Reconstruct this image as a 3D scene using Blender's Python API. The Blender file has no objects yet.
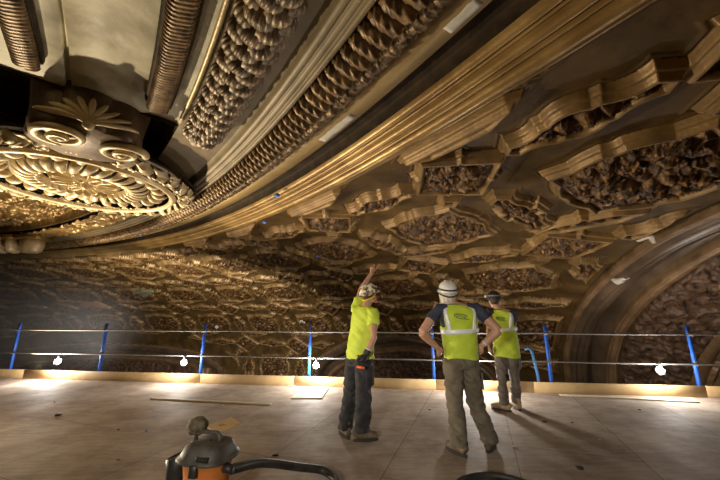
import bpy, math, random
import numpy as np
random.seed(4); RNG = np.random.default_rng(4)
C = bpy.context.scene.collection
PI = math.pi
# ------------------------------------------------------------------ helpers
def tag(o, label=None, cat=None, group=None, kind=None):
    if label: o['label'] = label
    if cat: o['category'] = cat
    if group: o['group'] = group
    if kind: o['kind'] = kind
    return o
def empty(name, loc=(0, 0, 0), rz=0):
    o = bpy.data.objects.new(name, None); C.objects.link(o)
    o.location = loc; o.rotation_euler = (0, 0, rz); o.empty_display_size = .1
    return o
def link(name, me, parent=None):
    o = bpy.data.objects.new(name, me); C.objects.link(o)
    if parent: o.parent = parent
    return o
def mesh_np(name, V, Q, mats, mi=None, parent=None, smooth=True):
    """V (n,3), Q (m,4) or (m,3)"""
    V = np.asarray(V, np.float32); Q = np.asarray(Q, np.int32)
    me = bpy.data.meshes.new(name); k = Q.shape[1]
    me.vertices.add(len(V)); me.vertices.foreach_set('co', V.ravel())
    me.loops.add(Q.size); me.loops.foreach_set('vertex_index', Q.ravel())
    me.polygons.add(len(Q)); me.polygons.foreach_set('loop_start', np.arange(0, Q.size, k, dtype=np.int32))
    for m in (mats if isinstance(mats, (list, tuple)) else [mats]): me.materials.append(m)
    if mi is not None: me.polygons.foreach_set('material_index', np.asarray(mi, np.int32))
    me.polygons.foreach_set('use_smooth', np.full(len(Q), smooth))
    me.update(calc_edges=True); me.validate()
    return link(name, me, parent)
def grid_quads(n, m, flip=False, wrap=False):
    i = np.arange(n - 1)[:, None] * m
    if wrap:
        j = np.arange(m)[None, :]; j2 = (j + 1) % m
    else:
        j = np.arange(m - 1)[None, :]; j2 = j + 1
    q = np.stack([i + j, i + j2, i + m + j2, i + m + j], -1).reshape(-1, 4)
    return q[:, ::-1] if flip else q
class MB:
    """collects loose shapes, builds ONE mesh object"""
    def __init__(s): s.v = []; s.f = []; s.m = []
    def add(s, v, f, m=0):
        b = len(s.v); s.v += [tuple(map(float, p)) for p in v]; s.f += [tuple(int(i) + b for i in q) for q in f]; s.m += [m] * len(f)
        return s
    def box(s, c, d, rz=0, m=0, M=None, bev=0):
        x, y, z = [k / 2 for k in d]
        if bev:
            b = bev; v = []; f = []
            pts = [(-x+b,-y),(x-b,-y),(x,-y+b),(x,y-b),(x-b,y),(-x+b,y),(-x,y-b),(-x,-y+b)]
            ins = [(-x+b*1.6,-y+b),(x-b*1.6,-y+b),(x-b,-y+b*1.6),(x-b,y-b*1.6),(x-b*1.6,y-b),(-x+b*1.6,y-b),(-x+b,y-b*1.6),(-x+b,-y+b*1.6)]
            for (ring, zz) in ((ins,-z),(pts,-z+b),(pts,z-b),(ins,z)): v += [(px,py,zz) for px,py in ring]
            for k in range(3): f += [(k*8+i, k*8+(i+1)%8, k*8+8+(i+1)%8, k*8+8+i) for i in range(8)]
            f += [tuple(range(7,-1,-1)), tuple(range(24,32))]
        else:
            v = [(i, j, k) for k in (-z, z) for (i, j) in ((-x, -y), (x, -y), (x, y), (-x, y))]
            f = [(3, 2, 1, 0), (4, 5, 6, 7), (0, 1, 5, 4), (1, 2, 6, 5), (2, 3, 7, 6), (3, 0, 4, 7)]
        ca, sa = math.cos(rz), math.sin(rz)
        v = [(p[0]*ca-p[1]*sa+c[0], p[0]*sa+p[1]*ca+c[1], p[2]+c[2]) for p in v]
        return s.add(v, f, m)
    def tube(s, pts, rad, seg=10, m=0, side=None, cap=True):
        """rad: float, list of floats or list of (a,b); side: direction of the a axis"""
        P = [np.array(p, float) for p in pts]; n = len(P); v = []; f = []
        prev = None
        for i in range(n):
            t = P[min(i+1, n-1)] - P[max(i-1, 0)]; t /= (np.linalg.norm(t) + 1e-9)
            if side is not None: ref = np.array(side, float)
            elif prev is not None: ref = prev
            else: ref = np.array((1., 0, 0)) if abs(t[0]) < .8 else np.array((0, 1., 0))
            a = ref - t * ref.dot(t); a /= (np.linalg.norm(a) + 1e-9); b = np.cross(t, a); prev = a
            r = rad[i] if isinstance(rad, (list, tuple)) else rad
            ra, rb = r if isinstance(r, (list, tuple)) else (r, r)
            for k in range(seg):
                q = 2 * PI * k / seg
                v.append(P[i] + a * ra * math.cos(q) + b * rb * math.sin(q))
        for i in range(n - 1):
            f += [(i*seg+k, i*seg+(k+1) % seg, (i+1)*seg+(k+1) % seg, (i+1)*seg+k) for k in range(seg)]
        if cap: f += [tuple(range(seg-1, -1, -1)), tuple(range((n-1)*seg, n*seg))]
        return s.add(v, f, m)
    def ball(s, c, r, seg=14, rings=9, m=0, R=None):
        r = np.array(r if hasattr(r, '__len__') else (r, r, r), float); v = []; f = []
        for i in range(rings + 1):
            th = PI * i / rings
            for k in range(seg):
                ph = 2 * PI * k / seg
                p = np.array((math.sin(th)*math.cos(ph), math.sin(th)*math.sin(ph), math.cos(th))) * r
                if R is not None: p = R @ p
                v.append(p + np.array(c))
        for i in range(rings):
            f += [(i*seg+k, (i+1)*seg+k, (i+1)*seg+(k+1) % seg, i*seg+(k+1) % seg) for k in range(seg)]
        return s.add(v, f, m)
    def lathe(s, prof, c=(0, 0, 0), seg=32, m=0):
        v = []; f = []; n = len(prof)
        for r, z in prof:
            for k in range(seg):
                a = 2 * PI * k / seg; v.append((c[0]+r*math.cos(a), c[1]+r*math.sin(a), c[2]+z))
        for i in range(n-1):
            f += [(i*seg+k, i*seg+(k+1) % seg, (i+1)*seg+(k+1) % seg, (i+1)*seg+k) for k in range(seg)]
        return s.add(v, f, m)
    def build(s, name, mats, parent=None, smooth=True, remesh=None, iters=3, disp=0, dfreq=9., seed=0):
        me = bpy.data.meshes.new(name); me.from_pydata(s.v, [], s.f)
        for m in (mats if isinstance(mats, (list, tuple)) else [mats]): me.materials.append(m)
        me.polygons.foreach_set('material_index', s.m); me.polygons.foreach_set('use_smooth', [smooth] * len(s.f))
        me.update()
        o = link(name, me, parent)
        if remesh:
            md = o.modifiers.new('r', 'REMESH'); md.mode = 'VOXEL'; md.voxel_size = remesh; md.use_smooth_shade = True
            sm = o.modifiers.new('s', 'SMOOTH'); sm.factor = .6; sm.iterations = iters
            dg = bpy.context.evaluated_depsgraph_get(); dg.update()
            ne = bpy.data.meshes.new_from_object(o.evaluated_get(dg)); o.modifiers.clear()
            o.data = ne; ne.materials.clear()
            ne.materials.append(mats if not isinstance(mats, (list, tuple)) else mats[0])
            ne.polygons.foreach_set('use_smooth', [True] * len(ne.polygons))
            if disp:
                n = len(ne.vertices); co = np.empty(n*3, np.float32); no = np.empty(n*3, np.float32)
                ne.vertices.foreach_get('co', co); ne.vertices.foreach_get('normal', no)
                co = co.reshape(-1, 3); no = no.reshape(-1, 3)
                h = fold(co * dfreq, seed)
                co = co + no * (h * disp)[:, None]
                ne.vertices.foreach_set('co', co.ravel()); ne.update()
        return o
# value noise -------------------------------------------------------------
_T = RNG.random((256, 256)).astype(np.float32)
def vn(x, y, seed=0):
    x = x + 17.3 * seed; y = y + 9.7 * seed
    xi = np.floor(x).astype(np.int64); yi = np.floor(y).astype(np.int64); fx = x - xi; fy = y - yi
    fx = fx*fx*(3-2*fx); fy = fy*fy*(3-2*fy)
    a = _T[xi & 255, yi & 255]; b = _T[(xi+1) & 255, yi & 255]; c = _T[xi & 255, (yi+1) & 255]; d = _T[(xi+1) & 255, (yi+1) & 255]
    return (a*(1-fx)+b*fx)*(1-fy)+(c*(1-fx)+d*fx)*fy
def fbm(x, y, seed=0, n=3):
    r = 0; a = .5
    for k in range(n): r = r + a * vn(x, y, seed+k); x = x*2.03; y = y*2.03; a *= .5
    return r
def fold(p, seed=0):
    a = vn(p[:, 0]+p[:, 2]*.6, p[:, 2]*1.2-p[:, 1]*.8, seed); b = vn(p[:, 1]*1.3+p[:, 2]*.35, p[:, 0]-p[:, 2]*.9, seed+3)
    return (1-np.abs(2*a-1)*2) * .6 + (b-.5)*.8
def sst(x, a, b):
    t = np.clip((x-a)/(b-a), 0, 1); return t*t*(3-2*t)
# ------------------------------------------------------------------ materials
def mat(name, c1, c2=None, rough=.5, metal=0, scale=6, detail=5, bump=0, bscale=30, c3=None, spec=.5, dist=.02, coords='Object', emit=None, lo=.35, hi=.65, sheen=0):
    m = bpy.data.materials.new(name); m.use_nodes = True; nt = m.node_tree; N = nt.nodes; L = nt.links
    b = N['Principled BSDF']; b.inputs['Roughness'].default_value = rough; b.inputs['Metallic'].default_value = metal
    b.inputs['Specular IOR Level'].default_value = spec; b.inputs['Base Color'].default_value = (*c1, 1)
    if sheen: b.inputs['Sheen Weight'].default_value = sheen
    tc = N.new('ShaderNodeTexCoord')
    if c2:
        n = N.new('ShaderNodeTexNoise'); n.inputs['Scale'].default_value = scale; n.inputs['Detail'].default_value = detail
        L.new(tc.outputs[coords], n.inputs['Vector'])
        r = N.new('ShaderNodeValToRGB'); e = r.color_ramp.elements
        e[0].position = lo; e[0].color = (*c1, 1); e[1].position = hi; e[1].color = (*c2, 1)
        if c3: k = e.new((lo+hi)/2); k.color = (*c3, 1)
        L.new(n.outputs['Fac'], r.inputs['Fac']); L.new(r.outputs['Color'], b.inputs['Base Color'])
    if bump:
        n2 = N.new('ShaderNodeTexNoise'); n2.inputs['Scale'].default_value = bscale; n2.inputs['Detail'].default_value = 6
        L.new(tc.outputs[coords], n2.inputs['Vector'])
        bp = N.new('ShaderNodeBump'); bp.inputs['Strength'].default_value = bump; bp.inputs['Distance'].default_value = dist
        L.new(n2.outputs['Fac'], bp.inputs['Height']); L.new(bp.outputs['Normal'], b.inputs['Normal'])
    if emit: b.inputs['Emission Color'].default_value = (*emit[0], 1); b.inputs['Emission Strength'].default_value = emit[1]
    return m
M = {}
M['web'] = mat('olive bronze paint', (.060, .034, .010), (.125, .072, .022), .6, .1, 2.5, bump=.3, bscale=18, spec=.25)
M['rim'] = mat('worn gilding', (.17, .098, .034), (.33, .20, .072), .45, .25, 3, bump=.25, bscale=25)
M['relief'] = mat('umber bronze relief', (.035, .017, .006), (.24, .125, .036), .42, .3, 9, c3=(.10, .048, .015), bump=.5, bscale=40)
M['arch'] = mat('brown glazed plaster', (.075, .05, .03), (.15, .10, .063), .38, .15, 1.6, bump=.2, bscale=20)
M['archlip'] = mat('bronze lip', (.17, .10, .05), (.28, .175, .09), .42, .2, 3, bump=.2, bscale=25)
M['lun'] = mat('red brown relief', (.045, .024, .014), (.16, .09, .048), .55, .1, 7, bump=.5, bscale=30)
M['gold'] = mat('gilded moulding', (.26, .15, .048), (.46, .30, .11), .36, .35, 2.2, bump=.2, bscale=14)
M['soffit'] = mat('grey gold soffit', (.19, .145, .08), (.30, .23, .13), .5, .15, 2, bump=.15, bscale=12)
M['flat'] = mat('ochre flat band', (.30, .20, .07), (.42, .29, .11), .5, .15, 1.6, bump=.15, bscale=12)
M['plaster'] = mat('olive beige plaster', (.36, .32, .20), (.66, .60, .43), .6, 0, 3.2, bump=.25, bscale=7, dist=.04)
M['rope'] = mat('bronze leaf roll', (.11, .065, .03), (.32, .20, .085), .42, .25, 12, bump=.2, bscale=40)
M['garland'] = mat('taupe gilt leaves', (.13, .09, .05), (.35, .25, .145), .42, .2, 8, bump=.2, bscale=40)
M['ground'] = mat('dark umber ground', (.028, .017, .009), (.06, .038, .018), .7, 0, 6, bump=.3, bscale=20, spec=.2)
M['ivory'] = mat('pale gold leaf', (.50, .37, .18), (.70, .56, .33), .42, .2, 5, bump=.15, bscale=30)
M['drum'] = mat('dark bronze bracket', (.07, .04, .02), (.15, .095, .045), .4, .3, 4, bump=.2, bscale=12)
M['patch'] = mat('bare plaster', (.72, .70, .64), (.62, .58, .5), .8, 0, 12)
M['bluetape'] = mat('blue masking tape', (.10, .25, .75), None, .6)
M['timber'] = mat('yellow pine timber', (.55, .37, .17), (.66, .47, .24), .6, 0, 3, bump=.1, bscale=30)
M['pale'] = mat('pale raw wood', (.62, .52, .38), (.72, .62, .47), .7, 0, 5)
M['blue'] = mat('blue enamel', (.02, .10, .55), (.04, .16, .68), .4, 0, 8)
M['ltblue'] = mat('faded blue strap', (.08, .28, .6), None, .5)
M['steel'] = mat('galvanised steel', (.20, .195, .19), (.30, .29, .285), .65, .2, 30)
M['black'] = mat('black plastic', (.02, .02, .02), (.035, .033, .03), .45, 0, 20)
M['vaclid'] = mat('dusty charcoal plastic', (.06, .055, .05), (.13, .12, .105), .55, 0, 9, bump=.1)
M['orange'] = mat('orange plastic', (.62, .17, .03), (.72, .27, .07), .45, 0, 6)
M['hose'] = mat('black ribbed hose', (.018, .017, .016), (.05, .046, .04), .5, 0, 10)
M['sponge'] = mat('dusty bristles', (.10, .085, .05), (.25, .21, .14), .95, 0, 30, bump=1, bscale=60)
M['bulb'] = mat('lit bulb', (1, 1, 1), None, .5, emit=((1, .96, .95), 60))
M['skin'] = mat('skin', (.50, .27, .17), (.58, .33, .22), .5, 0, 12, spec=.35)
M['hair'] = mat('brown hair', (.05, .03, .02), (.1, .06, .035), .6, 0, 30, bump=.5)
M['eye'] = mat('eye', (.9, .9, .88), None, .2)
M['lime'] = mat('lime mesh fabric', (.46, .58, .03), (.56, .70, .05), .75, 0, 8, bump=.15, bscale=20, sheen=.2)
M['tee'] = mat('neon yellow tee', (.58, .72, .05), (.68, .82, .10), .8, 0, 6, bump=.15, bscale=14)
M['navy'] = mat('navy tee', (.03, .035, .06), (.05, .055, .085), .85, 0, 10)
M['reflect'] = mat('silver reflective tape', (.80, .81, .80), (.9, .9, .88), .4, .1, 12)
M['olive'] = mat('olive work trousers', (.11, .09, .062), (.165, .137, .095), .85, 0, 7, bump=.15, bscale=16)
M['dark'] = mat('black work trousers', (.018, .017, .02), (.04, .038, .042), .8, 0, 7, bump=.15, bscale=16)
M['jean'] = mat('grey brown jeans', (.12, .10, .085), (.2, .17, .145), .85, 0, 7, bump=.15, bscale=16)
M['boot'] = mat('scuffed brown boots', (.10, .07, .045), (.19, .14, .09), .75, 0, 14, bump=.2)
M['tanboot'] = mat('tan suede boots', (.36, .26, .15), (.46, .34, .21), .85, 0, 14)
M['sole'] = mat('rubber sole', (.04, .035, .03), None, .8)
M['helmet'] = mat('white helmet shell', (.70, .68, .62), (.8, .78, .72), .35, 0, 10)
M['sticker'] = mat('stickered helmet', (.10, .07, .05), (.85, .8, .7), .4, 0, 18, lo=.46, hi=.56, c3=(.55, .38, .12))
M['cloth'] = mat('beige neck cloth', (.55, .46, .38), (.72, .64, .55), .9, 0, 25, bump=.4)
M['band'] = mat('dark strap', (.03, .025, .025), None, .6)
M['yellow'] = mat('yellow strap', (.75, .55, .03), None, .6)
M['red'] = mat('orange red grip', (.8, .12, .03), None, .5)
def brick_mat():
    m = bpy.data.materials.new('scuffed plywood'); m.use_nodes = True; nt = m.node_tree; N = nt.nodes; L = nt.links
    b = N['Principled BSDF']; b.inputs['Roughness'].default_value = .55; b.inputs['Specular IOR Level'].default_value = .35
    tc = N.new('ShaderNodeTexCoord'); mp = N.new('ShaderNodeMapping'); mp.inputs['Rotation'].default_value = (0, 0, math.radians(-70)); mp.inputs['Location'].default_value = (.4, .25, 0)
    L.new(tc.outputs['Object'], mp.inputs['Vector'])
    br = N.new('ShaderNodeTexBrick'); br.inputs['Scale'].default_value = 1; br.inputs['Brick Width'].default_value = 2.44; br.inputs['Row Height'].default_value = 1.22
    br.inputs['Mortar Size'].default_value = .005; br.inputs['Color1'].default_value = (.42, .36, .30, 1); br.inputs['Color2'].default_value = (.50, .43, .355, 1); br.inputs['Mortar'].default_value = (.16, .12, .09, 1)
    br.inputs['Mortar Smooth'].default_value = .3; br.inputs['Bias'].default_value = 0
    L.new(mp.outputs['Vector'], br.inputs['Vector'])
    mp2 = N.new('ShaderNodeMapping'); mp2.inputs['Rotation'].default_value = (0, 0, math.radians(-70)); mp2.inputs['Scale'].default_value = (1.2, 9, 1); L.new(tc.outputs['Object'], mp2.inputs['Vector'])
    g = N.new('ShaderNodeTexNoise'); g.inputs['Scale'].default_value = 2.2; g.inputs['Detail'].default_value = 8; L.new(mp2.outputs['Vector'], g.inputs['Vector'])
    s = N.new('ShaderNodeTexNoise'); s.inputs['Scale'].default_value = 1.6; s.inputs['Detail'].default_value = 9; s.inputs['Roughness'].default_value = .7; L.new(tc.outputs['Object'], s.inputs['Vector'])
    r1 = N.new('ShaderNodeValToRGB'); r1.color_ramp.elements[0].position = .3; r1.color_ramp.elements[0].color = (.72, .69, .66, 1); r1.color_ramp.elements[1].position = .7; r1.color_ramp.elements[1].color = (1.1, 1.1, 1.1, 1)
    r2 = N.new('ShaderNodeValToRGB'); r2.color_ramp.elements[0].position = .33; r2.color_ramp.elements[0].color = (.6, .52, .46, 1); r2.color_ramp.elements[1].position = .6; r2.color_ramp.elements[1].color = (1.15, 1.15, 1.18, 1)
    L.new(g.outputs['Fac'], r1.inputs['Fac']); L.new(s.outputs['Fac'], r2.inputs['Fac'])
    m1 = N.new('ShaderNodeMixRGB'); m1.blend_type = 'MULTIPLY'; m1.inputs[0].default_value = .7; L.new(br.outputs['Color'], m1.inputs[1]); L.new(r1.outputs['Color'], m1.inputs[2])
    m2 = N.new('ShaderNodeMixRGB'); m2.blend_type = 'MULTIPLY'; m2.inputs[0].default_value = .9; L.new(m1.outputs[0], m2.inputs[1]); L.new(r2.outputs['Color'], m2.inputs[2])
    L.new(m2.outputs[0], b.inputs['Base Color'])
    rr = N.new('ShaderNodeMapRange'); rr.inputs['To Min'].default_value = .85; rr.inputs['To Max'].default_value = .55; L.new(s.outputs['Fac'], rr.inputs['Value']); L.new(rr.outputs[0], b.inputs['Roughness'])
    bp = N.new('ShaderNodeBump'); bp.inputs['Strength'].default_value = .25; bp.inputs['Distance'].default_value = .01; L.new(g.outputs['Fac'], bp.inputs['Height']); L.new(bp.outputs['Normal'], b.inputs['Normal'])
    return m
M['ply'] = brick_mat()
# ------------------------------------------------------------------ camera
EYE = 1.5; F = 320.; PT = math.radians(12.68)
cam = bpy.data.cameras.new('camera'); cam.sensor_width = 36; cam.lens = 16; cam.clip_start = .05; cam.clip_end = 200
co = bpy.data.objects.new('camera', cam); C.objects.link(co); co.location = (0, 0, EYE); co.rotation_euler = (PI/2 + PT, 0, 0)
bpy.context.scene.camera = co
def ray(px, py):
    v = (240-py)/F; return (px-360)/F, math.cos(PT)-v*math.sin(PT), v*math.cos(PT)+math.sin(PT)
def atY(px, py, Y):
    x, f, u = ray(px, py); t = Y/f; return np.array((x*t, Y, EYE+u*t))
def atZ(px, py, z):
    x, f, u = ray(px, py); t = (z-EYE)/u; return np.array((x*t, f*t, z))
# ------------------------------------------------------------------ ring curve of the dome
K0, K1 = .03987778, -.02939563
S0, S1, DS = -6., 27., .01
cs = np.arange(S0, S1, DS)
kk = K0*np.exp(-K1*cs); hh = np.cumsum(kk)*DS; i0 = int(round(-S0/DS)); hh = hh-hh[i0]+2.10407778
cX = np.cumsum(np.cos(hh))*DS; cY = np.cumsum(np.sin(hh))*DS; cX += 2.01003336-cX[i0]; cY += 1.51499491-cY[i0]
ZR = 3.5
def ring(s):
    s = np.asarray(s, float)
    return np.interp(s, cs, cX), np.interp(s, cs, cY), np.interp(s, cs, hh)
def offset(s, d):
    X, Y, h = ring(s); return X+np.sin(h)*d, Y-np.cos(h)*d
def sd_of(X, Y):
    i = int(np.argmin((cX-X)**2+(cY-Y)**2)); return float(cs[i]), float((X-cX[i])*math.sin(hh[i])-(Y-cY[i])*math.cos(hh[i]))
# cove section
RC, ZC = 9., 5.
th = np.linspace(0, PI/2, 3000); cr = RC*np.sin(th); cz = ZR-ZC*(1-np.cos(th))
cr = np.append(cr, RC); cz = np.append(cz, ZR-ZC-3.)
cw = np.concatenate([[0], np.cumsum(np.hypot(np.diff(cr), np.diff(cz)))])
dr = np.gradient(cr, cw); dz = np.gradient(cz, cw)
def cove(s, w, h):
    X, Y, a = ring(s); r = np.interp(w, cw, cr); z = np.interp(w, cw, cz)
    tr = np.interp(w, cw, dr); tz = np.interp(w, cw, dz)
    # inward normal (towards the room): (tz, -tr) in (r,z)
    rr = r+tz*h; zz = z-tr*h
    return np.stack([X+np.sin(a)*rr, Y-np.cos(a)*rr, zz], -1)
# ------------------------------------------------------------------ coffers and arches as relief on the cove
AR = [dict(p=[(-3.2, 2.6), (-2, 2.75), (-.6, 3.15), (.68, 3.98), (1.52, 4.68), (2.52, 6.03), (3.12, 7.05), (3.55, 7.95), (3.98, 9.25), (4.15, 10.5), (4.2, 14)], close=(-6, 1), base='right'),
      dict(p=[(5.0, 14), (5.2, 11.2), (5.9, 9.9), (7.28, 9.02), (8.2, 8.81), (10.2, 9.3), (11.64, 10.37), (12.08, 11.18), (12.1, 14)], base='back'),
      dict(p=[(15.4, 14), (15.6, 11.4), (16.8, 10.42), (18.4, 10.1), (21, 9.9), (23.6, 10.3), (25.4, 11.4), (25.6, 14)], base='left')]
def arch_sdf(s, w, P, sc):
    """signed distance, positive inside, metric"""
    P = np.array(P, float); best = np.full(s.shape, 1e9, np.float32); sgn = np.zeros(s.shape, np.float32)
    # densify with smoothing
    t = np.linspace(0, len(P)-1, 90); x = np.interp(t, range(len(P)), P[:, 0]); y = np.interp(t, range(len(P)), P[:, 1])
    for _ in range(12): x[1:-1] = (x[:-2]+2*x[1:-1]+x[2:])/4; y[1:-1] = (y[:-2]+2*y[1:-1]+y[2:])/4
    x = x*sc; sx = s*sc
    for i in range(len(x)-1):
        ax, ay, bx, by = x[i], y[i], x[i+1], y[i+1]; ex, ey = bx-ax, by-ay; L2 = ex*ex+ey*ey
        tt = np.clip(((sx-ax)*ex+(w-ay)*ey)/L2, 0, 1); qx = sx-ax-ex*tt; qy = w-ay-ey*tt
        d = np.sqrt(qx*qx+qy*qy); side = np.sign(ex*(w-ay)-ey*(sx-ax)); m = d < best
        best = np.where(m, d, best); sgn = np.where(m, side, sgn)
    return best*sgn
def tor(q, a, b, h):
    t = (q-a)/(b-a); return np.where((t > 0) & (t < 1), h*np.sqrt(np.clip(1-(2*t-1)**2, 0, 1)), 0)
def arch_profile(q, k=1.):
    q = q/k
    h = .10*sst(q, 0, .03)+tor(q, .0, .07, .04)+tor(q, .09, .16, .03)
    h = h+tor(q, .19, .62, .09)-.0*q
    h = h-.07*sst(q, .34, .37)+tor(q, .38, .50, .03)-.26*sst(q, .60, .66)+.06*sst(q, .75, 1.0)
    h = h+.14*sst(q, 1.0, 1.04)+tor(q, 1.02, 1.10, .05)+tor(q, 1.12, 1.22, .035)-.2*sst(q, 1.26, 1.34)
    return h
def leaf_noise(x, y, seed=0):
    wx = fbm(x*.6, y*.6, seed+5, 2)*3.0; wy = fbm(x*.6+31, y*.6+7, seed+6, 2)*3.0
    n = vn(x+wx, y+wy, seed); r = 1-np.abs(2*n-1)
    n2 = vn(x*2.1+wy*1.6, y*2.1-wx*1.6, seed+2); r2 = 1-np.abs(2*n2-1)
    return np.clip(r**1.6*.7+r2**2*.35, 0, 1)
PS, PW = 3., 3.5
def coffers(s, w):
    """returns sdf, cell id, local polar relief"""
    best = np.full(s.shape, 9., np.float32); cid = np.full(s.shape, -1, np.int64); rel = np.zeros(s.shape, np.float32)
    def put(x, y, f, ident, r):
        nonlocal best, cid, rel
        m = f < best
        best = np.where(m, f, best); cid = np.where(m, ident, cid); rel = np.where(m, r, rel)
    def loc(cx, cy):
        i = np.round((s-cx)/PS); j = np.round((w-cy)/PW)
        return s-cx-i*PS, w-cy-j*PW, ((i+20).astype(np.int64)*64+(j+8).astype(np.int64))*8
    ln = leaf_noise(s*6.5, w*6.5, 1)+.45*leaf_noise(s*15, w*15, 11)-.15; ln2 = leaf_noise(s*7+9, w*7, 8)+.45*leaf_noise(s*16, w*16, 12)-.15
    # A : large lobed coffer with rosette
    x, y, k = loc(1.05, 2.6)
    rho = np.hypot(x, y); ph = np.arctan2(y, x)
    f = np.minimum(rho-.93, np.maximum(np.abs(x)-.80, np.abs(y)-.80))
    f = np.maximum(f, -(np.hypot(np.abs(x)-1.02, np.abs(y)-0)-.13)); f = np.maximum(f, -(np.hypot(np.abs(x), np.abs(y)-1.02)-.13))
    pet = np.abs(np.cos(4*ph))**.6
    r = .10*np.clip(1-(rho/.12)**2, 0, 1)+.085*pet*sst(rho, .10, .2)*(1-sst(rho, .33+.1*pet, .42+.1*pet))+.06*np.abs(np.sin(8*ph+rho*9))*sst(rho, .4, .5)*(1-sst(rho, .62, .70))
    r = r+.07*ln*sst(rho, .1, .3)
    put(x, y, f, k+1, r)
    # B : eight pointed star
    x, y, k = loc(2.6, .98)
    rho = np.hypot(x, y); ph = np.arctan2(y, x)
    f = np.minimum(np.maximum(np.abs(x), np.abs(y))-.44, (np.abs(x)+np.abs(y)-.78)*.707)
    r = .08*np.clip(1-(rho/.1)**2, 0, 1)+.08*np.abs(np.cos(2*ph))*sst(rho, .08, .15)*(1-sst(rho, .3, .4))+.07*ln2
    put(x, y, f, k+2, r)
    # C : elongated along the ring
    x, y, k = loc(1.05, .87)
    f = np.maximum(np.abs(y)-.25, (np.abs(x)+np.abs(y)*.8-.82)*.78)
    f = np.minimum(f, np.hypot(x, y)-.33); f = np.maximum(f, -(np.hypot(np.abs(x)-.50, np.abs(y)-.42)-.26))
    r = .07*np.abs(np.sin(x*16))*(1-sst(np.abs(y), .05, .14))+.07*ln
    put(x, y, f, k+3, r)
    # D : elongated across
    x, y, k = loc(2.55, 2.73)
    f = np.maximum(np.abs(x)-.27, (np.abs(y)+np.abs(x)*.8-.86)*.78)
    f = np.minimum(f, np.maximum(np.abs(x)-.36, np.abs(y)-.2)); f = np.maximum(f, -(np.hypot(np.abs(y)-.50, np.abs(x)-.45)-.26))
    r = .07*np.abs(np.sin(y*15))*(1-sst(np.abs(x), .06, .15))+.07*ln2
    put(x, y, f, k+4, r)
    # E : small wedge blocks tucked beside the ring and the lobed coffers
    x, y, k = loc(2.0, .12)
    f = np.maximum(np.abs(y)-.21, (np.abs(x)+np.abs(y)*2.2-.85)*.45)
    put(x, y, f, k+5, .08*np.abs(np.sin(x*14+y*9)))
    x, y, k = loc(1.05+.93, 2.6+.98)
    f = (np.abs(x)+np.abs(y)-.27)*.707
    put(x, y, f, k+6, .05*ln)
    x, y, k = loc(1.05-.90, 2.6-.96)
    f = (np.abs(x)+np.abs(y)-.25)*.707
    put(x, y, f, k+7, .05*ln)
    return best, cid, rel
sa = np.concatenate([np.arange(-5.5, -1, .05), np.arange(-1, 5, .0095), np.arange(5, 10, .02), np.arange(10, 26.9, .04)])
wa = np.concatenate([np.arange(0, 5, .0105), np.arange(5, 11.5, .024), [12, 12.6]])
SS, WW = np.meshgrid(sa, wa, indexing='ij')
SG = SS+.38*np.maximum(SS-7, 0)*sst(SS, 7, 9); WG = WW+.28*np.maximum(WW-4.2, 0)*sst(WW, 4.2, 5)
f, cid, rel = coffers(SG, WG)
# stop coffers where they would run into an arch
ins = []; qs = []
for a in AR:
    q = arch_sdf(SS, WW, a['p'], 1.28)
    if a['base'] == 'right': q = np.where((SS < -3.2), WW-2.6, q)
    qs.append(q)
qmax = np.maximum(np.maximum(qs[0], qs[1]), qs[2])
f = np.maximum(f, np.maximum(qmax+.16, qs[2]+.75))           # a plain margin round each arch
f = np.maximum(f, .05-WW) 
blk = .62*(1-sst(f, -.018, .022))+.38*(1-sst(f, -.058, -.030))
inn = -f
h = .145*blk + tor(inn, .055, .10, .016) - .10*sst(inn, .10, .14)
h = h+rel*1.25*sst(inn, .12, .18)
h = h+tor(f, .03, .075, .014)*(qmax < -.1)
web = f > .024
h = h+np.where(web, .012*fbm(SS*3, WW*3, 3), 0)
# arches
reg = np.where(web, 0, 1)               # 0 web, 1 block, 10+ arch moulding, 20+ inside
for n, a in enumerate(AR):
    q = qs[n]; k = .92 if n == 0 else .8
    hp = arch_profile(q, k)
    inside = q > 1.34*k
    # relief inside with further concentric ribs
    qi = q/k-1.34
    nz = .11*leaf_noise(SS*3.6, WW*3.6, 20+n)+.05*leaf_noise(SS*8, WW*8, 24+n)
    rib = tor(qi, 1.35, 1.62, .12)+tor(qi, 1.72, 2.02, .09)+.0*qi
    rib = rib+tor(qi, 2.7, 2.95, .12)+tor(qi, 3.05, 3.3, .08)
    band = sst(qi, 0, .12)*(1-(rib > 0))
    hi = hp+nz*band+rib
    h = np.where(q > 0, np.where(inside, hi, hp), h)
    reg = np.where(q > 0, np.where(inside, 20+n, 10+n), reg)
# plain swept band and cartouche far left
V = cove(SS, WW, h)
n_, m_ = SS.shape
Q = grid_quads(n_, m_)
fc = lambda A: A.reshape(-1)[Q[:, 0]]
def fmean(A): A = A.reshape(-1); return (A[Q[:, 0]]+A[Q[:, 1]]+A[Q[:, 2]]+A[Q[:, 3]])/4
freg = fc(reg); fcid = fc(cid); finn = fmean(inn); fq = [fmean(q) for q in qs]
Vf = V.reshape(-1, 3)
def sub(name, mask, mats, mi=None, parent=None):
    q = Q[mask]; u, inv = np.unique(q, return_inverse=True)
    return mesh_np(name, Vf[u], inv.reshape(q.shape), mats, None if mi is None else mi[mask], parent)
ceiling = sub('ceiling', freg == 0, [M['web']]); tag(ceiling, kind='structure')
ids, first, cnt = np.unique(fcid[freg == 1], return_index=True, return_counts=True)
blkidx = np.nonzero(freg == 1)[0]
cen = Vf[Q[blkidx[first], 0]]
dist = np.linalg.norm(cen-np.array((0, 0, EYE)), axis=1)
scr = []
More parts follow.
